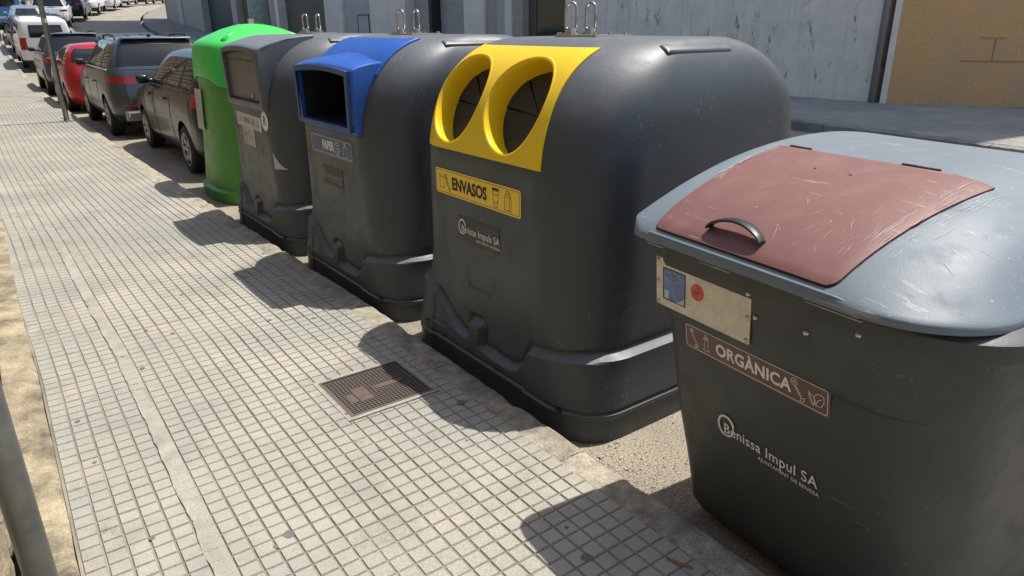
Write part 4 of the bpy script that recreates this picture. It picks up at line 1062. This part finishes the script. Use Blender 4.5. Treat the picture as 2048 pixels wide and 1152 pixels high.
    for j in range(len(grid) - 1):
        zc = (zs[j] + zs[j + 1]) / 2 if j < len(zs) - 1 else H
        for i in range(N):
            k_ = (i + 1) % N; q = (grid[j][i], grid[j][k_], grid[j + 1][k_], grid[j + 1][i]); cen = (q[0] + q[1] + q[2] + q[3]) / 4; sg, tt = where(i)
            if sg in ('left', 'right') or sg[0] == 'c':
                if cen.z < .85 and abs(cen.y) > .55 * ws and any(math.hypot(cen.x - cx, cen.z - wz) < arch - .004 for cx in wx): continue
            if sg == 'left': tt = 1 - tt      # left runs front to rear
            key = 'body'
            if g0 <= zc <= g1:
                if sg in ('left', 'right'):
                    if sp[0][0] < tt < sp[-1][1] and kind != 'van': key = ('window_pillar', sg, sum(tt > q_[1] for q_ in sp))
                    for n_, (a_, b_) in enumerate(sp):
                        if a_ < tt < b_: key = ('side_window', sg, n_)
                elif sg == 'rear' and rw[0] < tt < rw[1] and zc > g0 + .02: key = ('rear_window',)
                elif kind in ('suv', 'hatch') and zc > g0 + .02 and ((sg == 'c1' and tt < .5) or (sg == 'c4' and tt > .5)): key = ('rear_window',)
                elif sg == 'front' and .02 < tt < .98: key = ('windscreen',)
                elif sg in ('c2', 'c3') : key = 'body'
            lz = {'hatch': (.84, 1.0), 'suv': (.88, .99), 'sedan': (.68, .85), 'van': (.72, 1.16)}[kind]
            if lz[0] < zc < lz[1]:
                if kind == 'van': on = sg in ('c1', 'c4')
                else: on = sg in ('c1', 'c4') or (sg == 'rear' and (tt < .09 or tt > .91))
                if on: key = ('tail_light', 'a' if cen.y < 0 else 'b')
            if .62 < zc < .82 and (sg in ('c2', 'c3') or (sg == 'front' and (tt < .13 or tt > .87))): key = ('headlight', 'a' if cen.y < 0 else 'b')
            if kind != 'van' and .33 < zc < .60 and sg == 'front' and .2 < tt < .8: key = ('grille',)
            if zc < (.34 if kind != 'suv' else .42) and key == 'body': key = ('lower_trim',)
            put(key, [tuple(v) for v in q])
    pm = paint('paint_' + col[0], col[1], col[2] if len(col) > 2 else .4)
    cy = -W / 2 - .0
    def emit(name, quads, m, par, outw=0.):
        vs = []; fs = []; ix = {}
        for q in quads:
            f = []
            for v in q:
                kk = tuple(round(c_, 5) for c_ in v)
                if kk not in ix: ix[kk] = len(vs); vs.append((v[0], v[1] + cy, v[2]))
                if ix[kk] not in f: f.append(ix[kk])
            if len(f) > 2: fs.append(f)
        o = mesh(name, vs, fs, m, par, True); autosmooth(o, 45); return o
    MP = {'body': pm, 'side_window': M_glass, 'rear_window': M_glass, 'windscreen': M_glass, 'tail_light': M_tail, 'headlight': M_tailw, 'grille': M_chas, 'window_pillar': M_chas, 'lower_trim': M_chas if kind in ('suv', 'van') else pm}
    for key, qs in parts.items():
        n_ = key if isinstance(key, str) else key[0]; emit(n_, qs, MP[n_], t)
    box('underbody', .25, L - .25, cy - .62 * ws, cy + .62 * ws, .16, .72, M_chas, t)
    for cx in wx:
        bm = bmesh.new(); abox(bm, cx - arch - .02, cx + arch + .02, cy - (W / 2 - .03), cy + (W / 2 - .03), wz + arch - .03, wz + arch + .02); frombm('wheelhouse', bm, M_chas, t)
        for s in (-1, 1):
            wh = empty('wheel', (cx, cy + s * (W / 2 - .115), wr)); wh.parent = t
            Mx = Matrix.Rotation(R(90), 4, 'X')
            bm = bmesh.new(); lathe(bm, [(wr * .66, -.10), (wr * .9, -.105), (wr, -.08), (wr, .08), (wr * .9, .105), (wr * .66, .10)], 30, Mx); o = frombm('tyre', bm, M_tyre, wh, True); autosmooth(o, 40)
            bm = bmesh.new(); lathe(bm, [(.03, .075), (.06, .075), (.06, .05), (wr * .6, .05), (wr * .64, .10), (wr * .68, .10), (wr * .68, -.09)], 30, Matrix.Rotation(R(-90 * s), 4, 'X')); o = frombm('rim_barrel', bm, M_chas, wh, True); autosmooth(o, 40)
            bm = bmesh.new()
            for q in range(5):
                for dd in (-.13, .13): tube(bm, [(.04 * math.cos(q * 1.2566), .04 * math.sin(q * 1.2566), .088), (wr * .66 * math.cos(q * 1.2566 + dd), wr * .66 * math.sin(q * 1.2566 + dd), .098)], .016, 6)
            lathe(bm, [(.001, .10), (.05, .10), (.055, .085)], 16); lathe(bm, [(wr * .62, .09), (wr * .64, .106), (wr * .69, .106), (wr * .70, .09)], 30)
            bmesh.ops.transform(bm, matrix=Matrix.Rotation(R(-90 * s), 4, 'X'), verts=bm.verts); frombm('rim_spokes', bm, M_rim, wh, True)
    # mirrors
    mz = g0 + .02; mx_ = val(g0, 2) - (.28 if kind != 'van' else .12)
    for s in (-1, 1):
        wv = val(g0, 3) * ws; bm = bmesh.new(); abox(bm, mx_ - .07, mx_ + .05, cy + s * (wv + .09) - .08, cy + s * (wv + .09) + .08, mz - .04, mz + .08, .04); abox(bm, mx_ - .02, mx_ + .04, cy + s * (wv - .02) - .06, cy + s * (wv - .02) + .06, mz - .04, mz + .02)
        frombm('door_mirror', bm, M_chas if kind in ('suv', 'van') else pm, t, True)
    # rear furniture
    zpl = {'hatch': .74, 'suv': .74, 'sedan': .70, 'van': .62}[kind]; xr = val(zpl, 1)
    box('number_plate', xr - .022, xr - .002, cy - .26, cy + .26, zpl - .055, zpl + .055, M_numb, t, .004)
    if kind == 'suv':
        tubeo('bright_strip', [(-.012, cy - .62, .40), (-.022, cy, .40), (-.012, cy + .62, .40)], .013, M_chrome, t)
        for s in (-1, 1):
            box('exhaust_trim', -.03, .02, cy + s * .56 - .14, cy + s * .56 + .14, .36, .44, M_chrome, t, .015)
        box('rear_skid_panel', -.012, .05, cy - .74, cy + .74, .30, .47, paint('dull_silver_trim', (.3, .3, .3), .3), t, .03)
        for s in (-1, 1): box('reflector', -.008, .02, cy + s * .62 - .12, cy + s * .62 + .12, .52, .55, M_tail, t, .004)
        bm = bmesh.new(); abox(bm, .40, .62, cy - .56, cy + .56, H - .03, H + .005, .02); frombm('roof_spoiler', bm, pm, t, True)
    if kind in ('suv', 'hatch'):
        for zq in (.56, g0 - .015):
            ww = val(zq, 3) * ws - val(zq, 4); tubeo('tailgate_seam', [(val(zq, 1) - .004 + .05 * (a_ * ww / (val(zq, 3) * ws)) ** 2, cy + a_ * ww, zq) for a_ in (-1, -.6, -.2, .2, .6, 1)], .006, M_chas, t, 5)
        for s_ in (-1, 1): tubeo('tailgate_seam', [(val(zq, 1) + .03, cy + s_ * (val(zq, 3) * ws - val(zq, 4)), zq) for zq in (.57, .7, .8, .9, g0)], .006, M_chas, t, 5)
        tubeo('tailgate_badge', [(val(.86 + .0, 1) - .010, cy, .90), (val(.86, 1) - .010, cy, .925)], .03, M_chrome, t, 10)
    if kind in ('suv', 'hatch', 'van'):
        tubeo('rear_wiper', [(val(g0 + .04, 1) - .02, cy, g0 + .05), (val(g0 + .08, 1) - .03, cy - .36, g0 + .09)], .011, M_chas, t)
    if rails:
        for s in (-1, 1): tubeo('roof_rail', [(.75, cy + s * .56 * ws, H - .05), (.85, cy + s * .57 * ws, H + .03), (1.4, cy + s * .575 * ws, H + .045), (L - 2.3, cy + s * .56 * ws, H + .03), (L - 2.15, cy + s * .54 * ws, H - .04)], .016, M_chas, t)
    ant = bmesh.new(); abox(ant, .95, 1.13, cy - .02, cy + .02, H + .01, H + .05, .012); frombm('antenna', ant, M_chas, t)
    # seams and door handles on both sides
    for s in (-1, 1):
        wv = val(.75, 3) * ws
        for px in ((.32 * L, .56 * L, .72 * L) if kind != 'van' else (.35 * L, .58 * L, .74 * L)):
            q = (px / L); yy = wv * (1 - .045 * (2 * q - 1) ** 4)
            pts = [(px, cy + s * (val(z_, 3) * ws * (1 - .045 * (2 * q - 1) ** 4) + .0005), z_) for z_ in (.36, .5, .66, .8, .9, g0 - .02)]
            bm = bmesh.new(); tube(bm, pts, .005, 4); frombm('door_seam', bm, M_chas, t)
        if kind != 'van': tubeo('belt_trim', [(px, cy + s * (val(g0, 3) * ws * (1 - .045 * (2 * px / L - 1) ** 4) + .004), g0 - .01) for px in (.42, .8, 1.4, 2.0, 2.6, val(g0, 2) - .25)], .011, M_chrome if kind == 'suv' else M_chas, t)
        for px in (.37 * L, .60 * L):
            box('door_handle', px, px + .17, cy + s * (wv + .012) - .014, cy + s * (wv + .012) + .014, .865, .89, pm if kind != 'van' else M_chas, t, .006)
    if flip:   # car facing the camera: spin about its own middle
        t.matrix_world = t.matrix_basis @ Matrix.Translation((L, -W, 0)) @ Matrix.Rotation(math.pi, 4, 'Z')
    return t
blk = ('black', (.010, .010, .011), 0.); gry = ('steel_grey', (.065, .075, .085), .4); red = ('red', (.42, .012, .018), .2); blu = ('slate_blue', (.07, .09, .13), .4); wht = ('white', (.70, .70, .68), .0); dk = ('dark_grey', (.03, .032, .035), .5); slv = ('silver_blue', (.28, .33, .38), .5); sky_ = ('light_blue', (.08, .22, .5), .2)
car(1.93, 8.86, 0, 'glossy black hatchback parked just beyond the green bottle bank', blk, 4.25, 1.78, 1.50, 'hatch', pitch=0)
car(1.66, 13.30, 0, 'steel grey sport utility car with roof rails behind the black hatchback', gry, 4.38, 1.84, 1.60, 'suv', rails=True, pitch=0)
car(1.50, 18.15, 0, 'small bright red hatchback between the grey sport utility car and the leaning pole', red, 3.95, 1.70, 1.44, 'hatch', pitch=0)
car(1.50, 23.3, 0, 'slate blue car with roof rails parked just before the white van', blu, 4.45, 1.80, 1.62, 'suv', rails=True)
v = car(1.50, 33.2, 0, 'white panel-sided van with black roof bars and dark rear window', wht, 4.4, 1.83, 1.82, 'van', cat='van')
for q in (.9, 1.9):
    o = tubeo('roof_bar', [(q, -1.60, 1.80), (q, -1.60, 1.90), (q, -.23, 1.90), (q, -.23, 1.80)], .02, M_chas, v)
car(1.50, 38.6, 0, 'dark car half hidden behind the white van', dk, 4.3, 1.78, 1.5, 'hatch')
car(1.70, 43.8, R(-3), 'blue-grey saloon car with silver roof, behind the dark car at the top left', slv, 4.4, 1.78, 1.48, 'sedan')
car(3.05, 49.0, R(-9), 'white sport utility car with dark rear window, first on the bend', wht, 4.4, 1.85, 1.65, 'suv')
car(4.75, 56.0, R(-14), 'black car with red tail lamps between two white cars on the bend', blk, 4.2, 1.78, 1.5, 'hatch')
def bend_car(px, y, rz, *a, **k): car(px, y, R(rz), *a, **k)
bend_car(6.25, 61.8, -17, 'white car facing the camera on the bend, with black grille', wht, 4.4, 1.85, 1.62, 'suv', flip=True)
bend_car(8.2, 67.3, -20, 'white hatchback facing downhill behind the first white car on the bend', wht, 4.2, 1.78, 1.5, 'hatch', flip=True)
bend_car(10.1, 72.8, -23, 'white van further up the bend', wht, 4.3, 1.8, 1.8, 'van', cat='van', flip=True)
bend_car(12.6, 78.3, -25, 'dark car at the top of the bend next to the white van', dk, 4.2, 1.78, 1.5, 'hatch', flip=True)
bend_car(15.2, 84, -25, 'pale silver car near the top of the bend', slv, 4.2, 1.78, 1.5, 'hatch', flip=True)
bend_car(17.9, 89.5, -25, 'farthest dark car at the very top of the bend', dk, 4.2, 1.78, 1.5, 'hatch', flip=True)
car(.95, 48.9, R(-4), 'light blue tall van behind the blue-grey saloon at the left edge', sky_, 4.2, 1.85, 2.2, 'van', cat='van')

# ------------------------------------------------------------------ right-hand pavement and buildings
pr = tag(empty('far_sidewalk'), kind='structure')
def pz(x, y): return T(x, y) + SZ
def kc(y): return curve(y) - .11 * max(0, 6 - y) if y > -4 else -1.1
def far_strip(name, x0, x1, y0, y1, dz, m, nx=8):
    ys = ysteps(y0, y1); vs = []; fs = []
    for y in ys:
        for i in range(nx + 1): x = x0 + (x1 - x0) * i / nx + kc(y); vs.append((x, y, pz(x, y) + dz))
    for j in range(len(ys) - 1):
        for i in range(nx): a = j * (nx + 1) + i; fs.append((a, a + 1, a + nx + 2, a + nx + 1))
    return mesh(name, vs, fs, m, pr, True)
far_strip('joint_bed', KR + .1, 16.5, -20, 140, -.006, M_groove)
for j in range(30):
    for i in range(9):
        y = 1.2 + .4 * j * .99; x = KR + .15 + .4 * i + kc(y)
        if y > 9.5: continue
        o = bpy.data.objects.new('paving_slab', random.choice(SM)); link(o, pr); o.location = (x, y, pz(x + .2, y + .2)); o.rotation_euler = (0, 0, -.11 if y < 6 else 0)
vs = []; fs = []
for k in range(54):
    xa = KR + .16 + k * .0667
    for (ya, yb) in ((-20, 1.15), (9.75, 30), (30, 46)):
        n = len(vs)
        ys = ysteps(ya, yb)
        for yy in ys:
            for xx in (xa, xa + .058): vs.append((xx + kc(yy), yy, pz(xx + kc(yy), yy)))
        for q in range(len(ys) - 1): a = n + 2 * q; fs.append((a, a + 1, a + 3, a + 2))
o = mesh('distant_paving', vs, fs, M_pave, pr); o['kind'] = 'stuff'
y = -6
KM2 = []
for me in KM: m2 = me.copy(); m2.materials.clear(); m2.materials.append(M_kerb2); KM2.append(m2)
while y < 62:
    s = 1 if y < 20 else 2
    o = bpy.data.objects.new('kerb_stone', random.choice(KM2)); link(o, pr); o.scale = (-1, s, 1); x = KR + kc(y)
    o.location = (x, y, pz(KR, y)); o.rotation_euler = (math.atan((T(KR, y + s) - T(KR, y)) / s), 0, -math.atan((kc(y + s) - kc(y)) / s)); y += s

M_plas = mat('stained_white_render', (.86, .77, .63), .9, col2=(.68, .62, .52), vscale=2.2, bump=.3, bscale=30)
# black mould runs on the render
def mouldy():
    m = M_plas; n = m.node_tree.nodes; l = m.node_tree.links; p = n['Principled BSDF']
    src = p.inputs['Base Color'].links[0].from_socket
    g = n.new('ShaderNodeNewGeometry'); mp = n.new('ShaderNodeMapping'); mp.inputs['Scale'].default_value = (1, 2.6, .9); l.new(g.outputs['Position'], mp.inputs[0])
    t = n.new('ShaderNodeTexNoise'); t.inputs['Scale'].default_value = 1.7; t.inputs['Detail'].default_value = 10; t.inputs['Roughness'].default_value = .78; l.new(mp.outputs[0], t.inputs['Vector'])
    r = n.new('ShaderNodeMapRange'); r.inputs[1].default_value = .575; r.inputs[2].default_value = .64; l.new(t.outputs[0], r.inputs[0])
    mx = n.new('ShaderNodeMix'); mx.data_type = 'RGBA'; mx.inputs[7].default_value = (.13, .125, .09, 1); l.new(r.outputs[0], mx.inputs[0]); l.new(src, mx.inputs[6])
    mp2 = n.new('ShaderNodeMapping'); mp2.inputs['Scale'].default_value = (1, 5, .35); l.new(g.outputs['Position'], mp2.inputs[0])
    t2 = n.new('ShaderNodeTexNoise'); t2.inputs['Scale'].default_value = 2.; t2.inputs['Detail'].default_value = 5; l.new(mp2.outputs[0], t2.inputs['Vector'])
    r2 = n.new('ShaderNodeMapRange'); r2.inputs[1].default_value = .52; r2.inputs[2].default_value = .78; r2.inputs[4].default_value = .22; l.new(t2.outputs[0], r2.inputs[0])
    mx2 = n.new('ShaderNodeMix'); mx2.data_type = 'RGBA'; mx2.inputs[7].default_value = (.24, .235, .22, 1); l.new(r2.outputs[0], mx2.inputs[0]); l.new(mx.outputs[2], mx2.inputs[6])
    l.new(mx2.outputs[2], p.inputs['Base Color'])
mouldy()
M_orange = mat('ochre_render', (.68, .38, .15), .92, col2=(.56, .36, .19), vscale=1.5, bump=.5, bscale=60, speck=.12, sscale=50)
M_g1 = mat('pale_grey_render', (.78, .72, .62), .85, var=.15, vscale=2)
M_g2 = mat('mid_grey_render', (.48, .44, .41), .85, var=.12, vscale=2)
M_g3 = mat('taupe_render', (.42, .37, .30), .85, var=.18, vscale=2)
M_shut = mat('grey_shutter', (.38, .355, .32), .6, var=.1)
M_shut2 = mat('brown_shutter', (.11, .095, .07), .6, var=.1)
M_teal = mat('dark_teal_shutter', (.022, .04, .048), .5)
M_win = mat('shop_glass', (.03, .045, .035), .06, spec=.8, coat=.5)
FX = 11.5
bld = tag(empty('street_building', (FX, 0, 0)), 'long shaded building with garage doors, grey pilasters and stained pale render', 'building')
def fy(px): return {340: 55.9}.get(px) or interp(FT, px)
FT = [(340, 55.94), (352, 54.11), (365, 52.2), (372, 51.28), (405, 47.13), (412, 46.32), (470, 40.44), (480, 39.55), (500, 37.86), (540, 34.83), (557, 33.66), (562, 33.32), (655, 27.97), (690, 26.29), (745, 23.95), (815, 21.38), (860, 19.94), (866, 19.76), (930, 17.95), (970, 16.94), (995, 16.34), (1012, 15.95), (1025, 15.67), (1045, 15.23), (1060, 14.92), (1130, 13.56), (1200, 12.34), (1400, 9.52), (1600, 7.37), (1765, 5.95)]
BH = 16.0; DH = 3.4
def seg(name, pa, pb, dx, m, z1=BH, z0=-.3, depth=.5):
    """a stretch of facade between two columns of the street, dx = how far it stands back"""
    ya, yb = fy(pb), fy(pa); return box(name, dx, dx + depth, ya + .001, yb - .001, z0, z1, m, bld)
seg('wall', 340, 365, 0, M_g3); seg('pilaster', 365, 372, -.06, M_g2); seg('wall', 372, 405, .02, M_g3); seg('pilaster', 405, 412, -.05, M_g3)
def door_(pa, pb, m, dx=.35, ribs=14):
    ya, yb = fy(pb), fy(pa); zb = pz(FX, (ya + yb) / 2) - .1
    d = box('garage_door', dx, dx + .06, ya, yb, zb, zb + DH, m, bld)
    for k in range(1, ribs):
        zz = zb + DH * k / ribs; box('door_slat', dx - .012, dx, ya + .02, yb - .02, zz - .9 * DH / ribs + .02, zz, m, d)
    box('lintel', .02, .42, ya, yb, zb + DH, BH, M_g3, bld)
door_(412, 470, M_teal); seg('pilaster', 470, 480, -.03, M_g3); door_(480, 500, M_shut2, .3); seg('wall', 500, 557, .03, M_g3); seg('pilaster', 557, 562, -.04, M_g1)
door_(562, 655, M_shut2, .35); seg('pilaster', 655, 690, -.05, M_g1)
seg('wall', 690, 745, .03, M_g2)
yb = fy(715); zz = pz(FX, yb); box('meter_hatch', .012, .03, fy(738), fy(718), zz + .35, zz + 1.35, M_g2, bld, .004)
strokes_y0, strokes_y1 = fy(739), fy(717)
bm = bmesh.new()
for (a, b, c, d) in ((strokes_y0, strokes_y1, zz + 1.36, zz + 1.385), (strokes_y0, strokes_y0 + .02, zz + .3, zz + 1.36), (strokes_y1 - .02, strokes_y1, zz + .3, zz + 1.36)): abox(bm, .005, .03, a, b, c, d)
frombm('hatch_frame', bm, M_chas, bld)
seg('pilaster', 745, 815, -.04, M_g1); door_(815, 860, M_shut, .3, 4); seg('pilaster', 860, 866, -.02, M_chas); door_(866, 930, M_shut, .3, 4)
seg('pilaster', 930, 970, -.03, M_g1); seg('wall', 970, 995, .05, M_g3); seg('pilaster', 995, 1012, -.02, M_g2, depth=.4); seg('pilaster', 1012, 1025, -.04, M_g1); seg('pilaster', 1025, 1045, .0, M_g3); seg('wall', 1045, 1060, .2, M_shut2)
ya, yb = fy(1130), fy(1060); zz = pz(FX, ya)
w_ = box('shop_window', .22, .25, ya, yb, zz, zz + 3, M_win, bld); box('window_frame', .16, .28, ya - .0, ya + .09, zz, zz + 3, M_shut2, w_); box('window_sill', .05, .3, ya, yb, zz - .3, zz + .05, M_g3, w_); box('lintel', .02, .42, ya, yb, zz + 3, BH, M_g3, bld)
seg('rendered_wall', 1130, 1765, 0, M_plas)
box('rear_volume', .6, 11, 5.96, 55.8, -.3, BH, M_g3, bld); box('end_wall', .0, .6, 55.8, 56.2, -.3, BH, M_g3, bld)
box('roof', -.25, 11.2, 5.9, 56.4, BH, BH + .25, M_g3, bld)
# cornice bands that show on the shaded fronts
# drainpipe and corner trim between render and ochre house
ys_ = 5.93
bm = bmesh.new(); tube(bm, [(FX - .06, ys_ - .02, .5), (FX - .06, ys_ - .02, 7)], .05, 14); dpz = frombm('pipe', bm, mat('grey_pipe', (.30, .29, .28), .6, var=.2), None, True)
tag(dpz, 'grey rainwater downpipe in the corner between pale render and ochre wall', 'downpipe')
oh = tag(empty('ochre_house', (FX + .02, 5.78, 0)), 'ochre yellow rendered house at the right edge of the street', 'house')
# facade running towards the camera at an angle, from (11.52,5.8) through (12.75,4.2)
ang = math.atan2(3.95 - 5.78, 12.62 - 11.55)
Mx = Matrix.Rotation(ang, 4, 'Z')
fl_ = 9.0
o = box('wall', 0, 3.75, .0, 6, -.2, 14, M_orange, oh, mtx=Mx); box('low_wing', 3.75, fl_, .0, 6, -.2, 8.6, M_orange, oh, mtx=Mx)
o = box('white_corner_band', -.03, .06, -.012, .05, -.2, 6.9, M_g1, oh, mtx=Mx)
box('roof', -.1, 3.8, -.1, 6.2, 14, 14.2, M_g3, oh, mtx=Mx)
bm = bmesh.new(); abox(bm, .95, 2.3, -.006, .0, 1.17, 1.185, 0, Mx); abox(bm, 1.15, 1.5, -.006, .0, 1.50, 1.51, 0, Mx); abox(bm, 1.36, 1.37, -.007, .0, 1.17, 1.5, 0, Mx); frombm('filled_cracks', bm, mat('crack_filler', (.34, .21, .09), .9), oh)
# street lamp column on the far pavement
lp = tag(empty('street_lamp', (9.35, 29.3, pz(9.35, 29.3))), 'thick pale green-grey street lamp column rising behind the green bottle bank', 'street lamp')
bm = bmesh.new(); tube(bm, [(0, 0, 0), (0, 0, 1.3), (0, 0, 8.5)], [.40, .38, .2], 24); frombm('column', bm, M_galg, lp, True)
bm = bmesh.new(); tube(bm, [(0, 0, 8.5), (-.6, 0, 9.1), (-1.8, 0, 9.3)], [.09, .07, .06], 12); frombm('arm', bm, M_galg, lp, True)
box('lamp_head', -2.5, -1.7, -.15, .15, 9.22, 9.36, M_galg, lp, .04)
box('inspection_door', -.42, -.37, -.09, .09, .5, 1.0, M_galg, lp, .01)
# far-off: sign, brick wall and fence above the bend
sgp = tag(empty('road_sign', (14.3, 69, T(14.3, 69) + .1)), 'small sign post on the far kerb at the top of the street', 'road sign')
tubeo('post', [(0, 0, 0), (0, 0, 2.3)], .04, M_gal, sgp); box('panel', -.35, .35, -.03, 0.0, .75, 1.0, M_chas, sgp)
fw = tag(empty('retaining_wall', (-3, 60, 2.0)), 'dark brick retaining wall with mesh fence behind the cars at the top left', 'wall')
M_brick = mat('dark_brickwork', (.14, .10, .085), .9, var=.5, vscale=3)
box('wall', -14, 8.0, 6, 7, -3, 4, M_brick, fw, mtx=Matrix.Rotation(R(8), 4, 'Z'))
bm = bmesh.new()
for k in range(44): abox(bm, -13 + k * .5, -12.94 + k * .5, 5.85, 5.9, -1, 3.8, 0, Matrix.Rotation(R(8), 4, 'Z'))
o = frombm('fence_pickets', bm, M_gal, fw); o['kind'] = 'stuff'
bm = bmesh.new()
for k in range(9): abox(bm, -13, 8.8, 5.9, 5.94, -.8 + k * .5, -.74 + k * .5, 0, Matrix.Rotation(R(8), 4, 'Z'))
frombm('fence_rail', bm, M_gal, fw)
# faded white hatching painted on the road in the shade of the building
M_paint = mat('worn_road_paint', (.60, .60, .56), .8, var=.5, vscale=6)
vs = []; fs = []
for (qx, qy) in ((5.75, 44.4), (6.5, 44.3), (7.25, 44.3), (8.0, 44.3)):
    n = len(vs); q = [(qx, qy), (qx + .42, qy), (qx + .75, qy + 3.3), (qx - .05, qy + 3.3)]
    vs += [(a, b, T(a, b) + .02) for a, b in q]; fs.append((n, n + 1, n + 2, n + 3))
o = mesh('road_markings', vs, fs, M_paint); tag(o, kind='structure')
